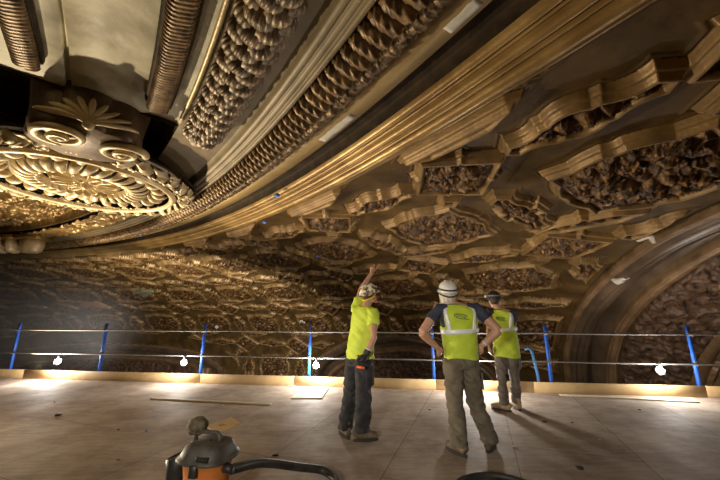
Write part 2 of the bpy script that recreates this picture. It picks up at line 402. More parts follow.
for p in cen:
    fw = p[1]*math.cos(PT)+(p[2]-EYE)*math.sin(PT)
    scr.append(fw > .4 and -60 < 360+F*p[0]/fw < 780)
order = sorted(range(len(ids)), key=lambda i: dist[i] if scr[i] else 1e3+dist[i])
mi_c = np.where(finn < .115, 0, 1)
keep = [i for i in order if cnt[i] > 30 and scr[i]][:98]
left = np.zeros(len(Q), bool); left[blkidx] = True
srt = np.argsort(fcid[blkidx], kind='stable'); bs = blkidx[srt]; vals = fcid[bs]
for i in keep:
    a, b = np.searchsorted(vals, ids[i]), np.searchsorted(vals, ids[i], 'right')
    msk = np.zeros(len(Q), bool); msk[bs[a:b]] = True; left[msk] = False
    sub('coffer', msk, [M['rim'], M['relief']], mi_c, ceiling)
if left.any(): tag(sub('coffer', left, [M['rim'], M['relief']], mi_c, ceiling), kind='stuff')
for n, nm in enumerate(('wall_right', 'wall_back', 'wall_left')):
    k = .92 if n == 0 else .8
    qk = fq[n]/k
    w_ = sub(nm, freg == 20+n, [M['lun'], M['archlip']], np.where(((qk > 2.69) & (qk < 3.36)) | ((qk > 4.04) & (qk < 4.64)), 1, 0)); tag(w_, kind='structure')
    t_ = sub('trim_%d' % (n+1), freg == 10+n, [M['archlip'], M['arch']], np.where((qk > .17) & (qk < 1.0), 1, 0)); tag(t_, kind='structure')
# ------------------------------------------------------------------ ring mouldings (swept), d negative inwards
def sweep(name, prof, s, mats, mi=None, kind='structure', parent=None, dispf=None):
    """prof: list of (d, z offset)"""
    pr = np.array(prof); S, D = np.meshgrid(s, pr[:, 0], indexing='ij'); Zo = np.broadcast_to(pr[:, 1], S.shape).copy()
    if dispf is not None: Zo = Zo+dispf(S, D)
    X, Y = offset(S, D); V = np.stack([X, Y, ZR+Zo], -1).reshape(-1, 3)
    q = grid_quads(*S.shape, flip=False)
    o = mesh_np(name, V, q, mats, mi, parent)
    if kind: tag(o, kind=kind)
    return o
def arcprof(a, b, z0, z1, h, n=9):
    return [(a+(b-a)*t, z0+(z1-z0)*t-h*math.sqrt(max(0, 1-(2*t-1)**2))) for t in np.linspace(0, 1, n)]
sr = np.concatenate([np.arange(-5.5, -1, .15), np.arange(-1, 8, .04), np.arange(8, 26.9, .12)])
pg = [(.03, .12)]+arcprof(.03, -.05, 0, -.02, .03)+[(-.052, .03)]+arcprof(-.06, -.10, -.03, -.05, .015)+[(-.102, .0)]+arcprof(-.115, -.30, -.05, -.09, .085, 15)+[(-.302, -.03)]+arcprof(-.32, -.355, -.09, -.10, .02)+[(-.357, -.03)]+arcprof(-.37, -.46, -.06, -.06, .05)+[(-.462, .02)]+arcprof(-.475, -.50, -.04, -.03, .015)+[(-.502, .03)]+arcprof(-.515, -.60, -.02, -.01, .045)+[(-.605, 0)]
sweep('trim_4', pg, sr, M['gold'])
sweep('trim_5', [(-.605, 0), (-.61, .12), (-.63, .14), (-.85, .14), (-.87, .02)], sr, M['ground'])  # recess faces coloured dark to carry the shade between the mouldings
sweep('trim_6', [(-.87, .02), (-.872, 0), (-1.08, 0), (-1.09, .08), (-1.12, .12), (-1.50, .14)], sr, M['flat'])
pc = [(-1.50, .14)]+arcprof(-1.5, -1.56, .02, .02, .03)+arcprof(-1.57, -1.62, .03, .05, .012)+arcprof(-1.63, -1.70, .06, .09, .03)+[(-1.72, .12), (-1.74, .14)]
sweep('trim_7', pc, sr, M['soffit'])
# soffit, plaster fields and the recess where the bands stop
NS = 4.15
sA = np.concatenate([np.arange(-5.5, -1, .2), np.arange(-1, NS, .05), [NS]])
sweep('trim_8', [(-1.74, .14), (-2.3, .15)], sr, M['soffit'])
sweep('trim_9', [(-2.3, .15), (-2.33, .17), (-2.44, .18), (-2.6, .18), (-2.66, .16), (-3.0, .16), (-3.25, .16), (-3.26, .22), (-3.29, .22), (-3.30, .16), (-3.42, .16), (-3.7, .16), (-5.2, .17), (-7.5, .2)], sA, M['plaster'])
# beyond: carved gilt field round the medallion
sB = np.concatenate([np.arange(NS, 17, .03), np.arange(17, 26.9, .15)])
dB = np.concatenate([np.arange(-2.3, -4.5, -.03), np.arange(-4.5, -8, -.15)])
def carve(S, D):
    e = sst(S, NS, NS+.1)
    return .34*e-.16*leaf_noise(S*3.4, D*3.4, 40)*sst(S, 6.0, 7)-.08*leaf_noise(S*8, D*8, 42)*sst(S, 6.0, 7)-.05*leaf_noise(S*5, D*5, 44)
fieldo = sweep('trim_10', [(d, .15) for d in dB], sB, [M['ground'], M['gold']], None, dispf=lambda S, D: np.where(D > -2.31, 0, carve(S, D)))
q_s = np.repeat(sB[:-1], len(dB)-1); fieldo.data.polygons.foreach_set('material_index', (q_s > 6.2).astype(np.int32))
# gilt acanthus border that runs between soffit and carved field, past the medallion
sC = np.arange(7.4, 20, .03); dC = np.arange(-1.76, -2.3, -.03)
sweep('trim_11', [(d, .12) for d in dC], sC, M['gold'], dispf=lambda S, D: -.10*leaf_noise(S*5, D*5, 50)*sst(S, 7.4, 8))
# ------------------------------------------------------------------ leaf roll (rope)
def roll(name, s, d0, r, zc, fn, mats, seg=40, kind='structure', flat=1.):
    ph = np.linspace(PI*1.08, -PI*.08, seg)   # from inner side across the bottom to outer side
    S, Pp = np.meshgrid(s, ph, indexing='ij'); rr = r*(1+fn(S, Pp))
    X, Y = offset(S, d0+rr*np.cos(Pp)); Z = ZR+zc-rr*np.sin(Pp)*flat
    o = mesh_np(name, np.stack([X, Y, Z], -1).reshape(-1, 3), grid_quads(*S.shape, flip=False), mats)
    if kind: tag(o, kind=kind)
    return o
def ropef(S, Pp):
    side = np.cos(Pp)                    # <0 inner side
    T = .135
    x = (S/T+.42*np.sin(Pp*1.3)) % 1     # saw-like curling lobes
    a = np.clip(1-np.abs(x-.42)/.5, 0, 1)**.55
    curl = .5+.5*np.sin(2*PI*(S/T*2)+5*np.cos(Pp*2))
    x2 = (S/T+.5-.42*np.sin(Pp*1.6)) % 1
    b = np.clip(1-np.abs(x2-.5)/.5, 0, 1)**.6
    nz = leaf_noise(S*15, Pp*3.0, 60)
    m = sst(side, .05, .22)
    groove = -.30*np.exp(-((side-.12)/.08)**2)
    return (.28*a+.07*curl+.05*nz)*(1-m)+(.16*b+.24*nz)*m+groove-.07
srp = np.concatenate([np.arange(-1.5, 6, .007), np.arange(6, 12, .012), np.arange(12, 26.9, .03)])
roll('trim_12', srp, -1.30, .165, .05, ropef, M['rope'])
# ------------------------------------------------------------------ leaf garland
gar = empty('leaf_garland'); tag(gar, 'thick garland of overlapping plaster leaves ending in a cuff beside the thin gold rod', 'garland')
X, Y = offset(1.5, -2.08); gar.location = (X, Y, ZR+.15)
g0 = np.array((float(X), float(Y), ZR+.15))
mb = MB()
for (s_, ph, sz) in [(-1.4+i*.19+(.095 if r % 2 else 0), PI*(.86-.24*r), .145) for i in range(47) for r in range(4)]:
    if s_ > 3.95: continue
    x, y = offset(s_, -2.08+.13*math.cos(ph)); x0, y0, h0 = ring(s_)
    t = np.array((math.cos(h0), math.sin(h0), 0.)); nout = np.array((math.sin(h0), -math.cos(h0), 0.))
    nr = nout*math.cos(ph)-np.array((0, 0, 1.))*math.sin(ph); lat = np.cross(t, nr)
    c = np.array((float(x), float(y), ZR+.05-.13*math.sin(ph)))-g0
    jit = random.uniform(-.25, .25); t2 = t*math.cos(jit)+lat*math.sin(jit); lat2 = np.cross(t2, nr)
    nu, nv = 8, 21; v = []
    for i in range(nu):
        for j in range(nv):
            u = i/(nu-1); w_ = -1+2*j/(nv-1)
            wid = sz*.72*math.sin(PI*(.12+.80*u))**.6*(1+.05*math.cos(w_*12))
            hgt = .075*math.sin(PI*min(1, u*1.1+.05))**.8*(1-.75*w_*w_)+.02*u+.013*math.cos(w_*PI*5)*math.sin(PI*min(1,u+.2))
            v.append(c+t2*(sz*1.5*(u-.5))+lat2*(wid*w_)+nr*hgt)
    mb.add(v, [(i*nv+j, i*nv+j+1, (i+1)*nv+j+1, (i+1)*nv+j) for i in range(nu-1) for j in range(nv-1)])
mb.build('leaves', M['garland'], gar)
core = roll('core', np.arange(-1.5, 4.0, .06), -2.08, .135, .05, lambda S, P_: 0*S, M['ground'], seg=16, kind=None)
core.parent = gar; core.location = tuple(-g0)
cf = MB()
for i, (a, r) in enumerate(((3.93, .16), (3.99, .185), (4.05, .17), (4.10, .14))):
    pass
pts = []; rad = []
for a, r in ((3.90, .15), (3.94, .17), (3.98, .175), (4.0, .15), (4.03, .16), (4.08, .15), (4.12, .10), (4.14, .02)):
    x, y = offset(a, -2.08); pts.append((float(x)-g0[0], float(y)-g0[1], ZR+.05-g0[2])); rad.append(r)
cf.tube(pts, rad, 24).build('cuff', M['garland'], gar)
# thin gold rod
rod = MB(); pts = []
for s_ in np.arange(-1.5, 4.05, .1):
    x, y = offset(s_, -2.31); pts.append((float(x), float(y), ZR+.13))
rod.tube(pts, .024, 12).build('trim_13', M['ivory']); tag(bpy.data.objects['trim_13'], kind='structure')
# ------------------------------------------------------------------ reeded ribs on the plaster
def ribf(S, Pp): return .16*np.abs(np.sin(PI*S/.045+1.5*np.sin(Pp*2)))+.10*np.sin(Pp*3)
ra = roll('reeded_rib', np.arange(-1.5, 3.75, .006), -2.56, .085, .08, ribf, M['rope'], seg=22, kind=None, flat=.9)
tag(ra, 'reeded plaster rib running between the two plaster panels right of the bracket', 'rib', 'reeded ribs on the plaster field')
rb = roll('reeded_rib', np.arange(-1.5, 3.75, .006), -3.52, .075, .08, ribf, M['rope'], seg=22, kind=None, flat=.9)
tag(rb, 'reeded plaster rib at the far left edge of the plaster field', 'rib', 'reeded ribs on the plaster field')
for d_, wd in ((-2.655, .03), (-2.455, .02), (-3.43, .02)):
    mb = MB(); pts = []
    for s_ in np.arange(-1.5, 3.8, .1):
        x, y = offset(s_, d_); pts.append((float(x), float(y), ZR+.13))
    o = mb.tube(pts, [(wd, .05)]*len(pts), 8).build('trim_%d' % (14+int(abs(d_)*10) % 10), M['ground']); tag(o, kind='structure')
# ------------------------------------------------------------------ medallion
MC = atZ(85, 187, 3.3); med = empty('ceiling_medallion', (MC[0], MC[1], 3.3))
tag(med, 'large round carved gilt ceiling medallion with leaf rosette at its centre', 'medallion')
def polar(name, r0, r1, nr, na, zf, mats, parent, mf=None):
    r = np.linspace(r0, r1, nr); a = np.linspace(0, 2*PI, na, endpoint=False); R_, A_ = np.meshgrid(r, a, indexing='ij')
    z = zf(R_, A_); V = np.stack([R_*np.cos(A_), R_*np.sin(A_), z], -1).reshape(-1, 3); q = grid_quads(nr, na, flip=True, wrap=True)
    mi = None
    if mf is not None: mi = mf(R_, A_).reshape(-1)[q[:, 0]].astype(int)
    return mesh_np(name, V, q, mats, mi, parent)
def bump1(x, a, b): t = np.clip((x-a)/(b-a), 0, 1); return np.sqrt(np.clip(1-(2*t-1)**2, 0, 1))
# rosette: 8 looped leaves + 8 fronds
def ros(R_, A_):
    a8 = (A_*8/(2*PI)) % 1-.5; lat = a8*2*PI/8*R_
    loop = np.abs(np.hypot(lat/.055, (R_-.26)/.13)-1); lp = np.exp(-(loop/.28)**2)
    a16 = ((A_+.2)*16/(2*PI)) % 1-.5; fr = np.clip(1-np.abs(a16)*3.2, 0, 1)*sst(R_, .07, .12)*(1-sst(R_, .38, .46))
    knob = np.clip(1-(R_/.08)**2, 0, 1)**.5
    return np.maximum(np.maximum(lp*.9, fr*.75), knob*1.3)
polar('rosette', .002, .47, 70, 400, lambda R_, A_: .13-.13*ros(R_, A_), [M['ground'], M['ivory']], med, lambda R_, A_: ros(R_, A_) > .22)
def gad(R_, A_):
    a = (A_*30/(2*PI)-R_*2.2) % 1-.5
    return bump1(R_, .47, .79)*(.35+.65*np.clip(1-(a*2)**2, 0, 1)**.5)
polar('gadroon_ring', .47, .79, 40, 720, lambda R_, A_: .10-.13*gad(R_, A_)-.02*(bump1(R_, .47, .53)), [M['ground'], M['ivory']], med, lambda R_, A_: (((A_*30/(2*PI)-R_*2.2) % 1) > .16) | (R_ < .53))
def flu(R_, A_):
    a = (A_*24/(2*PI)) % 1-.5; lat = a*2*PI/26*R_
    return np.clip(1-(lat/.07)**2-((R_-.93)/.12)**2, 0, 1)**.5
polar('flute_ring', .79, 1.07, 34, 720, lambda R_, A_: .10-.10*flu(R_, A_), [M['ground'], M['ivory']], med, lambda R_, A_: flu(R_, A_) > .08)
polar('plain_ring', 1.07, 1.17, 14, 160, lambda R_, A_: .06-.10*bump1(R_, 1.06, 1.18), M['ivory'], med)
def leafb(R_, A_):
    a = (A_*34/(2*PI)+.35*np.sin(R_*18)) % 1-.5
    return bump1(R_, 1.14, 1.46)*(.35+.65*np.clip(1-(a*2.0)**2, 0, 1)**.5)*(.75+.4*leaf_noise(A_*9, R_*9, 70))
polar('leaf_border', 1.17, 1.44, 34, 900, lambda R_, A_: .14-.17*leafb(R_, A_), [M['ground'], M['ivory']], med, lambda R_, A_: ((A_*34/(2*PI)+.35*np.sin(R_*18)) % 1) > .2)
mb = MB(); mb.lathe([(1.44, .12), (1.45, .16), (1.20, .20), (1.15, .42), (.3, .42)], seg=96); mb.build('backing', M['ground'], med)
# ------------------------------------------------------------------ scrolled bracket nearer the camera
BC = np.array((-2.98, 3.16, 3.27)); brk = empty('scroll_bracket', tuple(BC)); tag(brk, 'big lobed scroll bracket with carved shell hanging in front of the medallion', 'bracket')
ax = np.array((.66, -.75)); 
mb = MB(); v = []; n1 = 120; zs = [(.0, .84), (.02, .90), (.08, .92), (.2, .90), (.34, .93), (.5, .98), (.62, 1.0)]
for z_, k in zs:
    for i in range(n1):
        a = 2*PI*i/n1; r = (.47+.07*abs(math.cos(3.5*a+.4))**.6)*k
        v.append((r*math.cos(a)*1.08, r*math.sin(a)*.92, z_))
ff = [(j*n1+i, j*n1+(i+1) % n1, (j+1)*n1+(i+1) % n1, (j+1)*n1+i) for j in range(len(zs)-1) for i in range(n1)]
ff.append(tuple(range(n1-1, -1, -1)))
mb.add(v, ff).build('drum', M['drum'], brk)
mb = MB()
def dsurf(a, z, off):
    k = float(np.interp(z, [q[0] for q in zs], [q[1] for q in zs])); r = (.47+.07*abs(math.cos(3.5*a+.4))**.6)*k+off
    return np.array((r*math.cos(a)*1.08, r*math.sin(a)*.92, z))
for i in range(9):   # fan of leaves across the front lower edge
    q = (i-4)/4; a0 = math.radians(-52); a1 = a0+math.radians(52)*q; zt = .09+.20*math.cos(q*1.35)
    mb.tube([dsurf(a0+(a1-a0)*t, .02+(zt-.02)*t**.8, .03+.02*math.sin(PI*t)) for t in (0, .2, .45, .7, .9, 1)], [.012, (.022, .02), (.034, .024), (.036, .022), (.022, .016), .006], 10)
mb.ball(dsurf(math.radians(-52), .01, .03), .05)
mb.build('shell', M['ivory'], brk)
def spiral(cx, cy, z, R0, turns, rw, ang0, sgn):
    pts = []; rad = []
    n = int(28*turns)
    for i in range(n+1):
        t = i/n; a = ang0+sgn*t*turns*2*PI; r = R0*(1-.82*t); pts.append((cx+r*math.cos(a)*1.25, cy+r*math.sin(a), z-.05*t)); rad.append(rw*(1-.45*t))
    return pts, rad
for (px, py, R0, a0, sg) in ((62, 134, .21, 2.2, 1), (122, 152, .19, .6, -1)):
    p = atZ(px, py, 3.25)-BC; mb = MB(); a, r = spiral(p[0], p[1], -.02, R0, 1.7, .042, a0, sg); mb.tube(a, r, 12)
    mb.ball((p[0], p[1], -.05), (.06, .05, .05)); mb.build('volute', M['ivory'], brk)
# small corbel blocks far left
for i, (px, py, wd, ht) in enumerate(((3, 244, .26, .42), (15, 243, .28, .45), (33, 243, .6, .5))):
    s_, d_ = sd_of(*atZ(px, 241, 3.42)[:2]); p = atZ(px, 241, 3.42)
    t = empty('corbel', (p[0], p[1], 3.2)); tag(t, ['leftmost small rounded corbel under the far gilt cornice', 'middle small rounded corbel under the far gilt cornice', 'widest rounded corbel under the far gilt cornice'][i], 'corbel', 'corbels under the far cornice')
    MB().box((0, 0, .30), (wd*1.1, .5, .12), bev=.02).build('cap', M['gold'], t)
    MB().tube([(0, 0, -.12), (0, 0, -.06), (0, 0, .08), (0, 0, .25)], [(wd*.3, .12), (wd*.42, .2), (wd*.48, .22), (wd*.5, .24)], 20, side=(1, 0, 0)).build('block', M['ivory'], t)
# ------------------------------------------------------------------ patches of bare plaster, tape
def patch_ring(s0, s1, d0, d1, m, name, lab, cat, z=-.004, grp=None):
    s = np.linspace(s0, s1, 10); D = np.linspace(d0, d1, 4); S, DD = np.meshgrid(s, D, indexing='ij')
    j = .012*(vn(S*23, DD*31, 5)-.5); X, Y = offset(S+j, DD+j)
    V = np.concatenate([np.stack([X, Y, np.full(X.shape, ZR+z)], -1).reshape(-1, 3), np.stack([X, Y, np.full(X.shape, ZR+.004)], -1).reshape(-1, 3)])
    q = grid_quads(10, 4); mi = None
    n = 40; ring_ = [i*4 for i in range(10)]+[36+i for i in range(1, 4)]+[i*4+3 for i in range(8, -1, -1)]+[2, 1]
    side = np.array([(ring_[i], ring_[(i+1) % len(ring_)], ring_[(i+1) % len(ring_)]+n, ring_[i]+n) for i in range(len(ring_))])
    o = mesh_np(name, V, np.concatenate([q, side]), m); tag(o, lab, cat, grp); return o
for (a, b, lab) in (((455, 36), (483, 3), 'long white bare plaster patch on the flat ochre band, nearer the top edge'), ((331, 144), (363, 119), 'small white bare plaster patch on the flat ochre band, lower down')):
    s0, d0 = sd_of(*atZ(*a, ZR)[:2]); s1, d1 = sd_of(*atZ(*b, ZR)[:2]); dm = (d0+d1)/2
    dm = max(min(dm, -.94), -1.0)
    patch_ring(min(s0, s1), max(s0, s1), dm-.045, dm+.04, M['patch'], 'plaster_patch', lab, 'patch')
# nearest surface point for a pixel on the cove
fwv = Vf[:, 1]*math.cos(PT)+(Vf[:, 2]-EYE)*math.sin(PT); fwv = np.where(fwv < .3, 1e-3, fwv)
PU = 360+F*Vf[:, 0]/fwv; PV = 240-F*(-Vf[:, 1]*math.sin(PT)+(Vf[:, 2]-EYE)*math.cos(PT))/fwv
def onc(px, py):
    k = int(np.argmin((PU-px)**2+(PV-py)**2+np.where(fwv < .3, 1e9, 0))); i, j = divmod(k, m_)
    return sa[i], wa[j], h.reshape(-1)[k], k
def chip(px, py, ls, lw, m, name, lab, cat, grp=None, rot=0):
    s_, w_, hh_, k = onc(px, py)
    a = np.linspace(-1, 1, 5); A, B = np.meshgrid(a*ls/2, a*lw/2, indexing='ij')
    A2 = s_+A*math.cos(rot)-B*math.sin(rot); B2 = w_+A*math.sin(rot)+B*math.cos(rot)
    # follow the surface below
    ia = np.clip(np.searchsorted(sa, A2), 0, len(sa)-1); ja = np.clip(np.searchsorted(wa, B2), 0, len(wa)-1); hs = h[ia, ja]
    v1 = cove(A2, B2, hs+.012).reshape(-1, 3); v0 = cove(A2, B2, hs-.01).reshape(-1, 3)
    q = grid_quads(5, 5); rg = [i*5 for i in range(5)]+[20+i for i in range(1, 5)]+[i*5+4 for i in range(3, -1, -1)]+[3, 2, 1]
    side = np.array([(rg[i], rg[(i+1) % 16], rg[(i+1) % 16]+25, rg[i]+25) for i in range(16)])
    o = mesh_np(name, np.concatenate([v1, v0]), np.concatenate([q, side]), m, None); tag(o, lab, cat, grp); return o
M['stain1'] = mat('orange undercoat', (.28, .12, .05), (.36, .17, .08), .6, 0, 6); M['stain2'] = mat('pale green undercoat', (.17, .16, .09), (.24, .22, .13), .6, 0, 6)
for px, py, a, b, m_n, lab in ((90, 306, 1.0, .9, 'stain1', 'faded orange undercoat patch on the hazy far wall above the second post'), (140, 294, 1.3, .8, 'stain2', 'faded green undercoat patch on the hazy far wall')):
    chip(px, py, a, b, M[m_n], 'paint_patch', lab, 'patch', rot=.5)
for px, py, a, b, lab in ((620, 281, .12, .26, 'large white plaster patch on the big right arch moulding'), (646, 238, .25, .05, 'thin white scrape along the outer lip of the right arch'), (671, 197, .12, .05, 'small white chip on a coffer above the right arch'), (302, 321, .25, .2, 'white chip on the coffered wall left of the middle posts'), (217, 327, .25, .2, 'white chip on the coffered wall above the upper rail, right of a blue post')):
    chip(px, py, a, b, M['patch'], 'plaster_patch', lab, 'patch', rot=-.9 if px == 620 else .5)
for px, py, lab in ((277, 263, 'blue tape mark on the coffers left of the pointing hand'), (317, 257, 'blue tape mark on the coffers nearest the pointing hand')):
    chip(px, py, .16, .12, M['bluetape'], 'tape_marker', lab, 'tape', 'blue tape marks')
for px, py, lab in ((277, 193, 'blue tape mark on the gold moulding, highest one'), (265, 220, 'blue tape mark on the lower edge of the gold moulding'), (141, 236, 'pale blue tape mark on the far gilt moulding')):
    p = atZ(px, py, ZR-.1 if py != 220 else ZR-.03); s_, d_ = sd_of(p[0], p[1]); x, y = offset(s_, d_)
    zb = -.19 if py == 193 else (-.12)
    o = MB().box((float(x), float(y), ZR-.14 if py == 193 else ZR-.08), (.10, .06, .05), rz=2.4, bev=.008).build('tape_marker', M['bluetape']); tag(o, lab, 'tape', 'blue tape marks')
# ------------------------------------------------------------------ platform
A0 = np.array((-8.4, 7.99)); A1 = np.array((6.44, 6.2)); ux = (A1-A0)/np.linalg.norm(A1-A0); nx_ = np.array((-ux[1], ux[0])); yaw = math.atan2(ux[1], ux[0])
def rail_pt(px, py=380, off=0):
    x, f_, u_ = ray(px, py)   # vertical plane through the rail line (shifted by off)
    B = A0+nx_*off; dx = np.array((x, f_)); t = np.cross(B, ux)/np.cross(dx, ux) if False else (B[0]*ux[1]-B[1]*ux[0])/(dx[0]*ux[1]-dx[1]*ux[0])
    return np.array((dx[0]*t, dx[1]*t, EYE+u_*t))
E0 = A0-ux*3.0+nx_*.16; E1 = A1+ux*3.0+nx_*.16
mb = MB(); pl = [(E0[0], E0[1]), (-12.5, -5), (10, -5), (E1[0], E1[1])]
mb.add([(x, y, 0) for x, y in pl]+[(x, y, -.08) for x, y in pl], [(0, 1, 2, 3), (7, 6, 5, 4), (1, 0, 4, 5), (2, 1, 5, 6), (3, 2, 6, 7), (0, 3, 7, 4)])
fl = mb.build('floor', M['ply'], smooth=False); tag(fl, kind='structure')
# toe boards
jx = [-60, 22, 200, 294, 436, 533, 704, 800]
lab = ['pine toe board at the far left end of the railing', 'long pine toe board running from left end to the third blue post', 'short pine toe board left of the bare floor sheet', 'pine toe board behind the pointing man', 'pine toe board behind the two men in vests', 'pine toe board below the big right arch', 'pine toe board cut off by the right edge']
for i in range(7):
    a = rail_pt(jx[i]); b = rail_pt(jx[i+1]); L = np.linalg.norm((b-a)[:2])-.006; c = (a+b)/2
    o = MB().box((0, 0, 0), (L, .04, .19), bev=.004).build('toe_board', M['timber']); o.location = (c[0]+nx_[0]*.02, c[1]+nx_[1]*.02, .095); o.rotation_euler = (0, 0, yaw)
    tag(o, lab[i], 'board', 'toe boards')
# posts
PO = [(8, 'leftmost blue guardrail post in the hazy corner'), (98, 'second blue guardrail post from the left'), (200, 'third blue guardrail post from the left, beside a lit bulb'), (309, 'blue guardrail post just left of the pointing man'), (434, 'guardrail post half hidden behind the man with hands on hips'), (551, 'blue guardrail post right of the rearmost man'), (698, 'blue guardrail post near the right edge of the picture')]
post0 = None
for i, (px, lb) in enumerate(PO):
    p = rail_pt(px, 378, .10)
    if post0 is None:
        post0 = empty('guardrail_post'); 
        MB().box((0, 0, .62), (.055, .05, 1.24), bev=.006).build('upright', M['blue'], post0)
        MB().box((0, .0, .01), (.12, .10, .02), bev=.004).build('base_plate', M['blue'], post0)
        for z_ in (.56, 1.09):
            k = MB(); k.box((0, -.035, z_), (.07, .02, .07), bev=.005); k.tube([(0, -.045, z_-.02), (0, -.06, z_-.03), (0, -.06, z_+.01)], .008, 8); k.build('rail_clamp', M['steel'], post0)
        r = post0
    else:
        r = post0.copy(); C.objects.link(r)
        for ch in list(post0.children):
            c = ch.copy(); C.objects.link(c); c.parent = r
    r.location = (p[0], p[1], 0); r.rotation_euler = (0, 0, yaw); tag(r, lb, 'post', 'blue guardrail posts')
for z_, lb in ((1.09, 'upper thin grey guardrail pipe'), (.56, 'lower thin grey guardrail pipe')):
    a = E0-ux*.5; b = E1+ux*.5; pts = []
    off = -.115
    for i in range(25):
        q = a+(b-a)*i/24+nx_*off; pts.append((q[0], q[1], z_-.012*abs(math.sin(i*PI/3.4))))
    o = MB().tube(pts, .015, 8).build('guard_rail', M['steel']); tag(o, lb, 'rail', 'guardrail pipes')
# bent pale blue strap beyond the toe board
p = [rail_pt(x, y, .28) for x, y in ((525, 350), (529, 348), (532, 352), (535, 364), (538, 376), (540, 392))]
o = MB().tube(p, (.03, .012) if False else [(.028, .012)]*6, 8, side=(1, 0, 0)).build('bent_strap', M['ltblue']); tag(o, 'pale blue bent strap behind the toe board beside the rearmost man', 'strap')
# bulbs
LP = [(58, 361, 'lit bulb on the lower rail near the left end'), (472, 366, 'lit bulb mostly hidden behind the man with hands on hips'), (184, 362, 'lit bulb just left of the third blue post'), (316, 365, 'lit bulb between the fourth blue post and the pointing man'), (660, 370, 'lit bulb in front of the big right arch')]
lamps = []
for px, py, lb in LP:
    p = rail_pt(px, py, -.02); t = empty('work_bulb', tuple(p)); tag(t, lb, 'lamp', 'lit bulbs along the lower rail')
    MB().ball((0, 0, 0), (.052, .052, .058), 16, 10).build('bulb', M['bulb'], t)
    MB().tube([(0, 0, .04), (0, 0, .10), (0, 0, .14)], [.025, .022, .012], 12).build('socket', M['black'], t)
    wire = MB(); 
    for k in range(6):
        a = k*PI/3; wire.tube([(.02*math.cos(a), .02*math.sin(a), .06), (.07*math.cos(a), .07*math.sin(a), .01), (.065*math.cos(a), .065*math.sin(a), -.05), (0, 0, -.09)], .002, 5)
    wire.build('cage', M['steel'], t)
    lamps.append(p)
    l = bpy.data.lights.new('work_bulb_light', 'POINT'); l.shadow_soft_size = .07; l.color = (1, .93, .84); l.energy = 1
    lo = bpy.data.objects.new('work_bulb_light', l); C.objects.link(lo); lo.location = (p[0]-nx_[0]*.15, p[1]-nx_[1]*.15, p[2]+.0); p_light = lo; lamps[-1] = lo
# ------------------------------------------------------------------ things on the floor
def lath(a, b, w, th, name, lb, cat, m, z=0):
    A = atZ(*a, 0); B = atZ(*b, 0); c = (A+B)/2; L = np.linalg.norm(B-A)
    o = MB().box((0, 0, 0), (L, w, th), bev=min(th, w)*.15).build(name, m); o.location = (c[0], c[1], th/2+.001+z); o.rotation_euler = (0, 0, math.atan2(B[1]-A[1], B[0]-A[0])); tag(o, lb, cat); return o
lath((151, 399), (271, 405), .05, .02, 'wood_lath', 'thin pale wooden lath lying on the floor left of the men', 'lath', M['pale'])
lath((560, 395.5), (698, 402.5), .10, .02, 'wood_lath', 'pale wooden lath lying along the right toe board', 'lath', M['pale'])
pq = [atZ(x, y, 0) for x, y in ((291, 399), (322, 399), (329, 388), (304, 388))]
o = MB().add([(p[0], p[1], z_) for z_ in (.001, .02) for p in pq], [(3, 2, 1, 0), (4, 5, 6, 7), (0, 1, 5, 4), (1, 2, 6, 5), (2, 3, 7, 6), (3, 0, 4, 7)]).build('plywood_sheet', M['pale'], smooth=False); tag(o, 'pale square plywood offcut on the floor against the toe board', 'board')
# cut offcut with a hole
cc = atZ(222, 426, 0); mb = MB(); out = [atZ(x, y, 0)-cc for x, y in ((206, 427), (216, 434), (241, 424), (231, 418))]
outp = []
for i in range(4):
    for t in (0, .25, .5, .75): outp.append(out[i]*(1-t)+out[(i+1) % 4]*t)
inp = []
for q in outp:
    a = math.atan2(q[1], q[0]); inp.append(np.array((.055*math.cos(a), .035*math.sin(a), 0)))
v = [(p[0], p[1], z_) for z_ in (.001, .014) for p in outp+inp]; n = 16; f_ = []
for i in range(n):
    j = (i+1) % n; f_ += [(2*n+i, 2*n+j, 3*n+j, 3*n+i), (j, i, n+i, n+j), (i, j, 2*n+j, 2*n+i), (n+j, n+i, 3*n+i, 3*n+j)]
mb.add(v, f_); o = mb.build('wood_offcut', M['timber'], smooth=False); o.location = tuple(cc); tag(o, 'small wood offcut with a hole lying behind the vacuum', 'offcut')
# crumbled plaster heap and bits
DEB = [(292, 386, .07, 'pale'), (300, 385, .09, 'pale'), (57, 416, .05, 'dark'), (118, 430, .02, 'dark'), (146, 431, .02, 'tape'), (118, 460, .02, 'tape'), (275, 456, .03, 'dark'), (222, 406, .025, 'pale'), (580, 469, .045, 'dark'), (545, 422, .035, 'dark'), (572, 423, .02, 'dark'), (430, 410, .02, 'dark'), (600, 440, .02, 'pale'), (55, 402, .02, 'pale'), (640, 410, .025, 'dark'), (515, 447, .025, 'pale')]
where = ['left part of the crumbled heap by the plywood offcut', 'right part of the crumbled heap by the plywood offcut', 'largest dark scrap at the far left of the floor', 'tiny dark scrap left of the vacuum', 'tiny blue scrap nearest the wood lath', 'tiny blue scrap nearest the left of the vacuum', 'dark scrap beside the vacuum hose', 'pale crumb between lath and wood offcut', 'biggest dark scrap on the right floor foreground', 'longer dark scrap behind the men, right', 'small dark scrap right of the longer one', 'dark crumb between the two nearest men', 'pale crumb on the right floor', 'pale crumb near the far left toe board', 'dark scrap near the right lath', 'pale crumb in front of the middle man']
